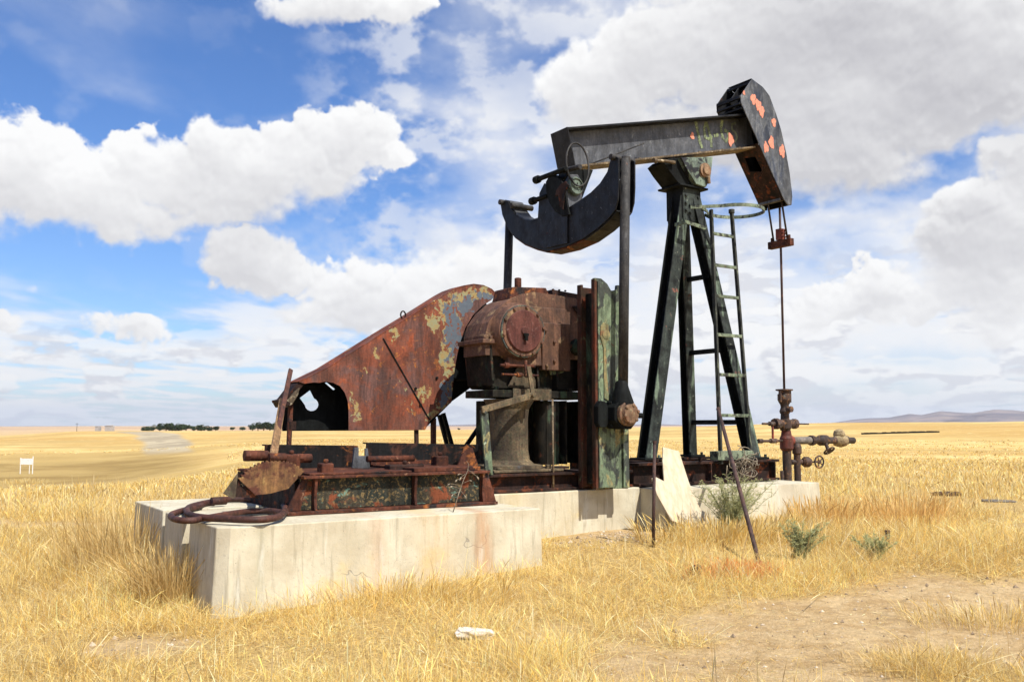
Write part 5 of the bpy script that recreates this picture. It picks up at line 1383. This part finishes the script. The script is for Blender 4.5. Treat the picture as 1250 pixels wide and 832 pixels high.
def clump(name, px, py, n, rad, h0, h1_, w, pal, label, cat, lean=.45, sh=.4, ry=None, group=None, droop=.6):
    g = to_world(groundpt(px, py)); X = g.x + np.clip(rng.normal(0, 1, n), -1.7, 1.7) * rad; Y = g.y + np.clip(rng.normal(0, 1, n), -1.7, 1.7) * (ry or rad * .6)
    k, u, v = keep_off(X, Y); X, Y = X[k], Y[k]; n = len(X)
    c = pal[rng.integers(0, len(pal), n)] * rng.uniform(.8, 1.2, (n, 1))
    ld = np.arctan2(Y - g.y, X - g.x) + rng.normal(0, .8, n)
    o = make_blades(name, X, Y, rng.uniform(h0, h1_, n), np.full(n, w), c, lean=lean, seedhead=sh, base=(g.x, g.y, g.z), droop=droop, leandir=ld)
    tag(o, label, cat, group); return o
gold = PAL; tan_ = np.array([(.62, .43, .17), (.72, .54, .24), (.50, .34, .13), (.80, .64, .33)])
GT = 'tall dry grass tufts'
clump('grass_tuft', 160, 695, 1500, .36, .30, .78, .0034, tan_, 'tall dry oat tuft standing left of the rear concrete block', 'grass tuft', .28)
clump('grass_tuft', 212, 735, 1300, .20, .25, .62, .0034, tan_, 'tall straw tuft against the end of the recessed concrete block', 'grass tuft', .35)
clump('grass_tuft', 1112, 640, 800, .34, .22, .50, .0045, np.array([(.76, .50, .19), (.82, .60, .27), (.68, .43, .15)]), 'wide reddish gold tuft in the field right of the wellhead', 'grass tuft', .3, ry=.22)
clump('grass_tuft', 1010, 640, 420, .22, .20, .42, .006, np.array([(.66, .42, .15), (.72, .48, .19)]), 'golden tuft at the right corner of the well-end block', 'grass tuft', .3, ry=.3)
clump('grass_tuft', 1215, 762, 800, .38, .06, .22, .0028, gold, 'low golden tuft at the right edge of the bare dirt', 'grass tuft', .5, ry=.16)
clump('grass_tuft', 1110, 815, 600, .24, .03, .12, .0026, tan_, 'short brown tuft in the bare dirt at the bottom right', 'grass tuft', .6, ry=.12)
clump('grass_tuft', 30, 590, 700, .9, .25, .5, .009, gold, 'tall pale straw tuft around the posts of the white sign', 'grass tuft', .25, ry=.6)
clump('grass_tuft', 812, 640, 500, .22, .20, .42, .006, tan_, 'brownish tuft between the upright stake and the plywood offcut', 'grass tuft', .35, ry=.12)
clump('grass_tuft', 880, 660, 900, .55, .18, .34, .006, gold, 'golden tuft at the foot of the green weed', 'grass tuft', .35, ry=.16)
clump('grass_tuft', 470, 732, 1600, .62, .10, .28, .003, gold, 'golden fringe along the foot of the front concrete block', 'grass tuft', .4, ry=.14)

# oat stalk growing at the right end of the skid
q0 = pv(554, 622, -1.9); mb = MB(); S = [pv(x, y, -1.9) for x, y in ((553, 625), (560, 602), (566, 585), (571, 574), (572, 566), (569, 562))]
mb.tube(S, [.005, .005, .004, .004, .003, .002], 6)
for (x, y, dx, dy) in ((566, 583, -8, 2), (567, 580, -6, -2), (564, 590, 9, -4), (562, 596, -10, -3), (560, 600, -7, 3), (570, 572, 12, 9), (568, 578, -5, 4), (563, 592, -14, -2), (561, 597, 6, 7)):
    a = pv(x, y, -1.9); b = pv(x + dx, y + dy, -1.92); e = b + (b - a).normalized() * .03 + Vector((0, 0, -.02))
    mb.tube([a, b], .002, 4); mb.tube([b, b.lerp(e, .5), e], [.003, .009, .002], 6)
mb.tube([S[0] + Vector((0, -.0, -.25)), S[0]], .005, 6)
tag(mb.build('oat_stalk', M['wire'], None, S[0]), 'single pale wild oat stalk rising in front of the right end of the skid', 'plant')

# gravel and crumbs on the bare ground
def gravel():
    n = 5200
    X = rng.uniform(-4, 9, n); Y = rng.uniform(5.0, 14, n); d = dirt(X, Y)
    x = X - W[0]; y = Y - W[1]; u = x * UX + y * UY; v = x * VX + y * VY
    gm = np.hypot((u + 4.4) / 1.3, (v + 1.4) / .6) < 1
    k = (rng.random(n) < d * .9 + .03) | gm; X, Y = X[k], Y[k]
    m2 = 900; uu = -4.4 + rng.normal(0, .6, m2); vv = -1.4 + rng.normal(0, .25, m2); ok = vv < -.95; uu, vv = uu[ok], vv[ok]
    X = np.concatenate([X, W[0] + uu * UX + vv * VX]); Y = np.concatenate([Y, W[1] + uu * UY + vv * VY])
    n = len(X); Z = H(X, Y); s_ = rng.lognormal(-4.75, .5, n)
    o8 = np.array([(1, 0, 0), (-1, 0, 0), (0, 1, 0), (0, -1, 0), (0, 0, .8), (0, 0, -.6)], float)
    f8 = np.array([(0, 2, 4), (2, 1, 4), (1, 3, 4), (3, 0, 4), (2, 0, 5), (1, 2, 5), (3, 1, 5), (0, 3, 5)])
    vs = o8[None] * (s_[:, None, None]) * rng.uniform(.6, 1.4, (n, 6, 1)); a = rng.uniform(0, 6.28, n)
    rx = vs[..., 0] * np.cos(a)[:, None] - vs[..., 1] * np.sin(a)[:, None]; ry = vs[..., 0] * np.sin(a)[:, None] + vs[..., 1] * np.cos(a)[:, None]
    vs = np.stack([rx + X[:, None], ry + Y[:, None], vs[..., 2] + Z[:, None] + .002], -1).reshape(-1, 3)
    fs = (f8[None] + (np.arange(n) * 6)[:, None, None]).reshape(-1, 3)
    me = bpy.data.meshes.new('gravel'); me.from_pydata(vs.tolist(), [], fs.tolist())
    m, nt, b = new_mat('gravel'); g = nd(nt, 'ShaderNodeNewGeometry')
    cr = nd(nt, 'ShaderNodeValToRGB'); nt.links.new(g.outputs['Random Per Island'], cr.inputs[0])
    e = cr.color_ramp.elements; e[0].color = (.16, .115, .075, 1); e[1].color = (.62, .54, .42, 1); e.new(.55).color = (.40, .30, .19, 1)
    nt.links.new(cr.outputs[0], b.inputs['Base Color']); b.inputs['Roughness'].default_value = .95; me.materials.append(m)
    o = bpy.data.objects.new('gravel', me); col.objects.link(o); tag(o, 'small stones and crumbs on the bare soil and by the reducer block', 'gravel', kind='stuff')
gravel()

# green weeds
M['weed'] = leaf_mat('weed_leaf', (.34, .34, .13), (.47, .46, .22), .35)
M['stem'] = weathered('weed_stem', (.34, .36, .19), (.28, .29, .15), rough=.8, dirty=False)
def weed(px, py, h, spread, stems, label, seed, dens=1.0):
    rd = random.Random(seed); g = to_world(groundpt(px, py))
    T = thing('weed', g, label, 'weed', frame=False)
    st, lf = MB(), MB()
    for k in range(stems):
        a = rd.uniform(0, 2 * math.pi); s = rd.uniform(.15, 1) * spread; hh = h * rd.uniform(.6, 1.05)
        P = [g + Vector((math.cos(a) * s * t ** 1.3, math.sin(a) * s * .6 * t ** 1.3, hh * t)) + Vector((rd.gauss(0, .008), rd.gauss(0, .008), 0)) for t in (0, .2, .4, .6, .8, 1)]
        st.tube(P, [.006, .005, .004, .003, .003, .002], 4)
        for i in range(1, 6):
            for _ in range(int(5 * dens)):
                b = P[i - 1].lerp(P[i], rd.random()); d = Vector((rd.gauss(0, 1), rd.gauss(0, 1), abs(rd.gauss(.5, .5)))).normalized(); L = rd.uniform(.05, .13) * h / .5 * (1.2 - i * .12)
                e = b + d * L; st.tube([b, e], [.002, .0015], 3)
                for _ in range(6):
                    c = b.lerp(e, rd.uniform(.2, 1)); q = Vector((rd.gauss(0, 1), rd.gauss(0, 1), rd.gauss(.4, .8))).normalized() * rd.uniform(.012, .028); w_ = q.orthogonal().normalized() * .0032
                    lf.add([c, c + q * .5 + w_, c + q, c + q * .5 - w_], [(0, 1, 2, 3)])
    st.build('stem', 'stem', T, frame=False); lf.build('leaves', 'weed', T, frame=False, fixn=False)
weed(893, 652, .68, .62, 56, 'large feathery grey-green weed in front of the well-end concrete block', 1, 1.3)
weed(978, 682, .38, .30, 34, 'medium grey-green weed right of the leaning stake', 2)
weed(1068, 684, .27, .28, 26, 'small dark green weed around the short peg', 3)

# ---------------------------------------------------------------- camera
cam = bpy.data.cameras.new('camera'); co = bpy.data.objects.new('camera', cam); col.objects.link(co)
co.location = (0, 0, EYE); co.rotation_euler = (R(90) + TH, 0, 0)
cam.sensor_width = 36; cam.lens = 36 * F_ / 1250; cam.clip_end = 40000; cam.clip_start = .1
scene.camera = co

# ---------------------------------------------------------------- light
SUN_EL = R(53); sh = Vector((VX * -math.cos(R(8)) + UX * math.sin(R(8)), VY * -math.cos(R(8)) + UY * math.sin(R(8)), 0)).normalized()
sd = Vector((sh.x * math.cos(SUN_EL), sh.y * math.cos(SUN_EL), math.sin(SUN_EL)))
sl = bpy.data.lights.new('sun', 'SUN'); sl.energy = 5.0; sl.angle = R(.53); sl.color = (1, .945, .85)
so = bpy.data.objects.new('sun', sl); col.objects.link(so); so.rotation_euler = sd.to_track_quat('Z', 'Y').to_euler()

world = bpy.data.worlds.new('World'); scene.world = world; world.use_nodes = True
nt = world.node_tree; bg = nt.nodes['Background']
sky = nd(nt, 'ShaderNodeTexSky'); sky.sky_type = 'NISHITA'; sky.sun_disc = False; sky.sun_elevation = SUN_EL
sky.sun_rotation = math.atan2(sd.x, sd.y); sky.altitude = 300; sky.air_density = 1.0; sky.dust_density = .6; sky.ozone_density = 2.0

# cloud field over the real directions of the sky: azimuth / elevation in degrees
def azel(px, py):
    d = ray(px, py); return math.degrees(math.atan2(d[0], d[1])), math.degrees(math.atan2(d[2], math.hypot(d[0], d[1])))
tc = nd(nt, 'ShaderNodeTexCoord'); dirv = tc.outputs['Generated']
def dir_to_azel(v):
    s = nd(nt, 'ShaderNodeSeparateXYZ'); nt.links.new(v, s.inputs[0])
    az = mth(nt, 'MULTIPLY', mth(nt, 'ARCTAN2', s.outputs[0], s.outputs[1]), 57.29578)
    el = mth(nt, 'MULTIPLY', mth(nt, 'ARCSINE', s.outputs[2]), 57.29578)
    c = nd(nt, 'ShaderNodeCombineXYZ'); nt.links.new(az, c.inputs[0]); nt.links.new(el, c.inputs[1])
    return c.outputs[0], az, el
BLOBS = [ # px, py, rx, ry, weight
 (20, 205, 75, 62, 1), (85, 238, 95, 50, .95), (150, 262, 90, 42, .9), (200, 215, 80, 50, 1), (262, 186, 60, 50, 1.05), (300, 225, 85, 55, 1.1), (350, 190, 55, 40, .9), (415, 165, 62, 42, 1.1), (455, 185, 48, 38, .95), (385, 225, 70, 36, .8), (-60, 230, 90, 70, 1), (220, 262, 80, 28, .7),
 (310, 318, 62, 40, 1.15), (290, 336, 44, 22, .7), (345, 328, 40, 22, .6),
 (410, 345, 70, 36, .9), (450, 330, 36, 32, .9), (390, 380, 70, 26, .7), (470, 370, 110, 44, .95), (560, 340, 110, 48, .8), (620, 300, 90, 40, .55),
 (370, 12, 55, 30, 1.0), (430, 5, 60, 28, .95), (480, 15, 55, 26, 1.0), (410, -30, 90, 40, .9),
 (740, 110, 85, 55, 1.15), (800, 70, 85, 60, 1.2), (870, 45, 90, 60, 1.2), (950, 60, 120, 90, 1.3), (1050, 90, 130, 110, 1.3), (1150, 60, 130, 100, 1.2), (1240, 60, 90, 90, 1.0), (1010, 190, 120, 62, 1.1), (930, 160, 120, 60, 1.0), (1060, 165, 70, 55, 1.0), (820, 160, 100, 48, .9), (1190, 110, 70, 36, 1.0), (760, 180, 80, 34, .6), (980, -60, 220, 70, 1.2), (1350, 60, 120, 120, 1),
 (1235, 190, 40, 26, 1), (1195, 240, 50, 28, 1.1), (1165, 282, 38, 26, 1.1), (1220, 290, 85, 55, 1.15), (1280, 240, 60, 90, 1.1), (1230, 345, 100, 42, .9),
 (1070, 345, 46, 32, 1.1), (1040, 365, 55, 26, .8), (1110, 372, 60, 24, .7), (1010, 390, 60, 22, .6), (1230, 395, 80, 20, .6),
 (150, 405, 42, 16, .9), (190, 412, 50, 14, .7), (8, 392, 28, 14, .8), (42, 355, 20, 10, .5), (5, 420, 20, 10, .5), (20, 130, 50, 12, .35),
 (700, 420, 160, 36, .6), (900, 420, 140, 30, .5), (540, 420, 120, 30, .5), (300, 425, 90, 22, .45),
]
def cloud_sheet(a0, a1, e0, e1, ppd):
    """clouds computed over azimuth/elevation: rgb = cloud light, a = cover"""
    nx = int((a1 - a0) * ppd); ny = int((e1 - e0) * ppd)
    AZ, EL = np.meshgrid(a0 + (np.arange(nx) + .5) / ppd, e0 + (np.arange(ny) + .5) / ppd)
    wx = (fbm(AZ * .35, EL * .35, 201, 5) - .5) * 3.2; wy = (fbm(AZ * .35 + 40, EL * .35, 231, 5) - .5) * 2.2
    wx += (fbm(AZ * 1.6, EL * 1.6, 205, 4) - .5) * 1.0; wy += (fbm(AZ * 1.6 + 9, EL * 1.6, 235, 4) - .5) * 1.0
    F = np.zeros_like(AZ); k = 180 / math.pi / F_
    for px, py, rx, ry, w in BLOBS:
        a, e = azel(px, py)
        d2 = ((AZ + wx - a) / (rx * k * 1.22)) ** 2 + ((EL + wy - e) / (ry * k * 1.22)) ** 2
        t = np.clip(1 - d2, 0, None) * w
        F = np.maximum(F, t) + .22 * np.minimum(F, t) * np.minimum(1, np.maximum(F, t))
    # cauliflower detail: inverted ridges over a warped lattice
    X = AZ * .55 + wx * .12; Y = EL * .68 + wy * .12
    bil = 0; amp = 1.; tot = 0
    for o_ in range(6):
        n = vnoise(X * 2 ** o_ * 1.25 + 3.1 * o_, Y * 2 ** o_ * 1.25, 300 + o_); m = vnoise(X * 2 ** o_ * 1.25 + 50, Y * 2 ** o_ * 1.25 - 31, 320 + o_)
        bil = bil + amp * (np.abs(n - m) ** .8); tot += amp * .36; amp *= .56
    bil = bil / tot - 1.0
    fb = fbm(AZ * .45, EL * .6, 340, 9) - .5
    D = F - .36 + .50 * fb - .12 * bil * 1.0
    D = np.where(F > .01, D, D - .2 * 1)
    pos = np.clip(D, 0, 1.1)
    # light comes from above, slightly right: add up what lies on the way
    tau = np.zeros_like(D)
    def shifted(A, sx, sy):
        i = np.clip(np.arange(ny) + int(round(sy * ppd)), 0, ny - 1); j = np.clip(np.arange(nx) + int(round(sx * ppd)), 0, nx - 1)
        return A[i][:, j]
    for dst, wt in ((.25, .22), (.5, .26), (.9, .34), (1.5, .46), (2.4, .60), (3.6, .60), (5.2, .5), (7.0, .4)):
        tau += wt * shifted(pos, dst * .35, dst) * (1 - (.85 * ss(15, 20, AZ) * (1 - ss(12, 17, EL)) if dst > 2 else 0))
    core = np.clip(D - .1, 0, 1)
    small = np.clip((shifted(D, .12, .35) - D) * 1.6, -.3, .3)
    lit = np.exp(-.62 * tau) * (1 - .10 * core) 
    # thick deck at right is greyer underneath than the fair-weather heaps at left
    heavy = np.clip(.50 * ss(8, 20, AZ) * ss(6, 12, EL) , 0, 1)
    lit = 1 - (1 - lit) * (.60 + .42 * heavy) - small * (.35 + .25 * heavy)
    lit = lit + (fbm(AZ * .16, EL * .26, 360, 7) - .5) * (.25 + .9 * heavy)
    lit = np.clip(lit, 0, 1) ** 1.1
    soft = .13 + .30 * ss(.05, .7, tau / 2.2) + .25 * ss(.4, .62, fbm(AZ * .22, EL * .22, 371, 4))
    cov = ss(-.02, 1, (D + .02) / soft)
    cA = np.array([.52, .515, .55]); cB = np.array([1.0, 1.0, 1.0])
    crgb = cA + (cB - cA) * lit[..., None]
    # veil and low banks in the perspective of a flat layer
    el = np.radians(np.clip(EL, -.5, 89) + 2.2); q = 1 / np.tan(el)
    LX = np.sin(np.radians(AZ)) * q; LY = np.cos(np.radians(AZ)) * q
    v1 = fbm(LX * 2.1 + 5, LY * 1.3, 401, 7); v2 = fbm(LX * 6.0 + 2, LY * 3.2, 421, 6)
    side = ss(-13, -2, AZ); low = 1 - ss(3.5, 15, EL)
    vt = v1 + .17 * side + .22 * low + .20 * (v2 - .5) - .10 * (1 - side) * (1 - low)
    veil = ss(.46, .86, vt) * (.80 + .15 * low)
    vcol = np.array([.74, .79, .90]) + (np.array([.95, .955, .97]) - np.array([.74, .79, .90])) * ss(.52, .80, vt)[..., None]
    w1 = fbm(AZ * .42 + 3, EL * .62, 441, 8); w2 = fbm(AZ * 1.5, EL * 2.2, 461, 5)
    wis = ss(.42, .68, w1 * .65 + w2 * .35) * ss(-16, -7, AZ) * .62 + ss(.54, .74, w1) * .18
    w3 = fbm(LX * 9 + LY * 3 + 2, LY * 7 - LX * 2, 447, 6)
    wis = np.clip(wis + .55 * ss(.44, .66, w3 * .55 + w1 * .45) * ss(-11, -4, AZ) * (1 - ss(6, 12, AZ)) * ss(9, 14, EL), 0, .75)
    hole = np.zeros_like(AZ)
    for px, py, rx, ry, w in ((1110, 215, 90, 40, 1), (1200, 165, 60, 22, .8), (785, 255, 60, 60, .8), (1010, 310, 80, 30, .8), (560, 235, 90, 50, .7), (100, 330, 170, 45, 1), (200, 60, 220, 80, 1), (600, 60, 80, 60, .5), (980, 480, 200, 14, .6), (400, 268, 60, 36, .8), (1130, 440, 90, 14, .5)):
        a, e = azel(px, py); hole = np.maximum(hole, w * np.exp(-((AZ + wx * .6 - a) / (rx * k)) ** 2 - ((EL + wy * .6 - e) / (ry * k)) ** 2))
    veil = veil * (1 - .85 * hole); wis = wis * (1 - .8 * hole)
    # far banks: flat-bottomed heaps that pile up toward the horizon
    fx = AZ * .34; fy = EL * .95
    bk = fbm(fx + 7, fy, 481, 7) + .08 * (fbm(AZ * 1.4, EL * 2.0, 485, 5) - .5)
    bcov = ss(.47, .56, bk + .09 * side - .05 * (1 - side)) * (1 - ss(4 + 4 * side, 7 + 7 * side, EL)) * .85 * (1 - .8 * hole)
    bl = ss(-.06, .07, bk - shifted(bk, .1, .55))
    bcol = np.array([.74, .75, .80]) + (np.array([.99, .99, .99]) - np.array([.74, .75, .80])) * bl[..., None]
    A = veil.copy(); C = vcol.copy()
    for (ca, cc) in ((wis, vcol * .5 + .46), (bcov, bcol), (cov, crgb)):
        An = ca + A * (1 - ca)
        C = (cc * ca[..., None] + C * (A * (1 - ca))[..., None]) / np.maximum(An, 1e-4)[..., None]; A = An
    buf = np.dstack([C, A]).astype(np.float32)
    im = bpy.data.images.new('cloud_cover', nx, ny, alpha=True, float_buffer=True, is_data=True)
    im.alpha_mode = 'CHANNEL_PACKED'; im.pixels.foreach_set(buf.ravel()); im.update(); im.pack()
    return im
P0, AZ0, EL0 = dir_to_azel(dirv)
def sheet_nodes(im, a0, a1, e0, e1):
    mp = nd(nt, 'ShaderNodeVectorMath'); mp.operation = 'MULTIPLY_ADD'; nt.links.new(P0, mp.inputs[0])
    mp.inputs[1].default_value = (1 / (a1 - a0), 1 / (e1 - e0), 0); mp.inputs[2].default_value = (-a0 / (a1 - a0), -e0 / (e1 - e0), 0)
    t = nd(nt, 'ShaderNodeTexImage'); t.image = im; t.interpolation = 'Linear'; t.extension = 'EXTEND'; nt.links.new(mp.outputs[0], t.inputs['Vector'])
    return t
S1 = (-42, 42, -3, 41); S2 = (-180, 180, -3, 90)
t1 = sheet_nodes(cloud_sheet(*S1, 17), *S1); t2 = sheet_nodes(cloud_sheet(*S2, 2), *S2)
inn = mth(nt, 'MULTIPLY', mrange(nt, mth(nt, 'ABSOLUTE', AZ0), 36, 41, 1, 0), mrange(nt, EL0, 35, 40, 1, 0))
cc_ = mix(nt, inn, t2.outputs['Color'], t1.outputs['Color'])
qa = nd(nt, 'ShaderNodeMix'); qa.data_type = 'FLOAT'; nt.links.new(inn, qa.inputs[0]); nt.links.new(t2.outputs['Alpha'], qa.inputs[2]); nt.links.new(t1.outputs['Alpha'], qa.inputs[3]); cover = qa.outputs[0]
# sky colour: Nishita deepened towards blue
hs = nd(nt, 'ShaderNodeHueSaturation'); hs.inputs['Saturation'].default_value = 1.15; hs.inputs['Value'].default_value = 1.0; nt.links.new(sky.outputs[0], hs.inputs['Color'])
skyc = mix(nt, 1.0, hs.outputs[0], (.80, .93, 1.20), 'MULTIPLY')
KC = 7.6
def scl(c, k):
    s = nd(nt, 'ShaderNodeVectorMath'); s.operation = 'SCALE'; nt.links.new(c, s.inputs[0]); s.inputs['Scale'].default_value = k; return s.outputs[0]
c = mix(nt, cover, skyc, scl(cc_, KC))
# haze near the horizon
hz = mrange(nt, EL0, -.5, 2.4, .5, 0)
c = mix(nt, hz, c, tuple(KC * k for k in (.78, .83, .92)))
nt.links.new(c, bg.inputs['Color'])
bg.inputs['Strength'].default_value = .10
world.cycles.sampling_method = 'MANUAL'; world.cycles.sample_map_resolution = 512

# air
HAZE = True
if HAZE:
    mb = MB(); mb.box(-11000, 11000, -11000, 11000, -60, 210)
    o = mb.build('haze', [], None, (0, 0, 0), frame=False)
    m = bpy.data.materials.new('haze_air'); m.use_nodes = True; n_ = m.node_tree; n_.nodes.clear()
    out = n_.nodes.new('ShaderNodeOutputMaterial'); pvn = n_.nodes.new('ShaderNodeVolumePrincipled')
    pvn.inputs['Color'].default_value = (.75, .84, 1, 1); pvn.inputs['Density'].default_value = 6e-5; pvn.inputs['Anisotropy'].default_value = .2
    n_.links.new(pvn.outputs[0], out.inputs['Volume']); o.data.materials.append(m); tag(o, kind='stuff')

scene.view_settings.view_transform = 'Standard'; scene.view_settings.look = 'None'; scene.view_settings.exposure = .40; scene.view_settings.gamma = 1
scene.view_settings.use_curve_mapping = False
scene.cycles.max_bounces = 6; scene.cycles.diffuse_bounces = 3; scene.cycles.transparent_max_bounces = 8
scene.cycles.volume_bounces = 0
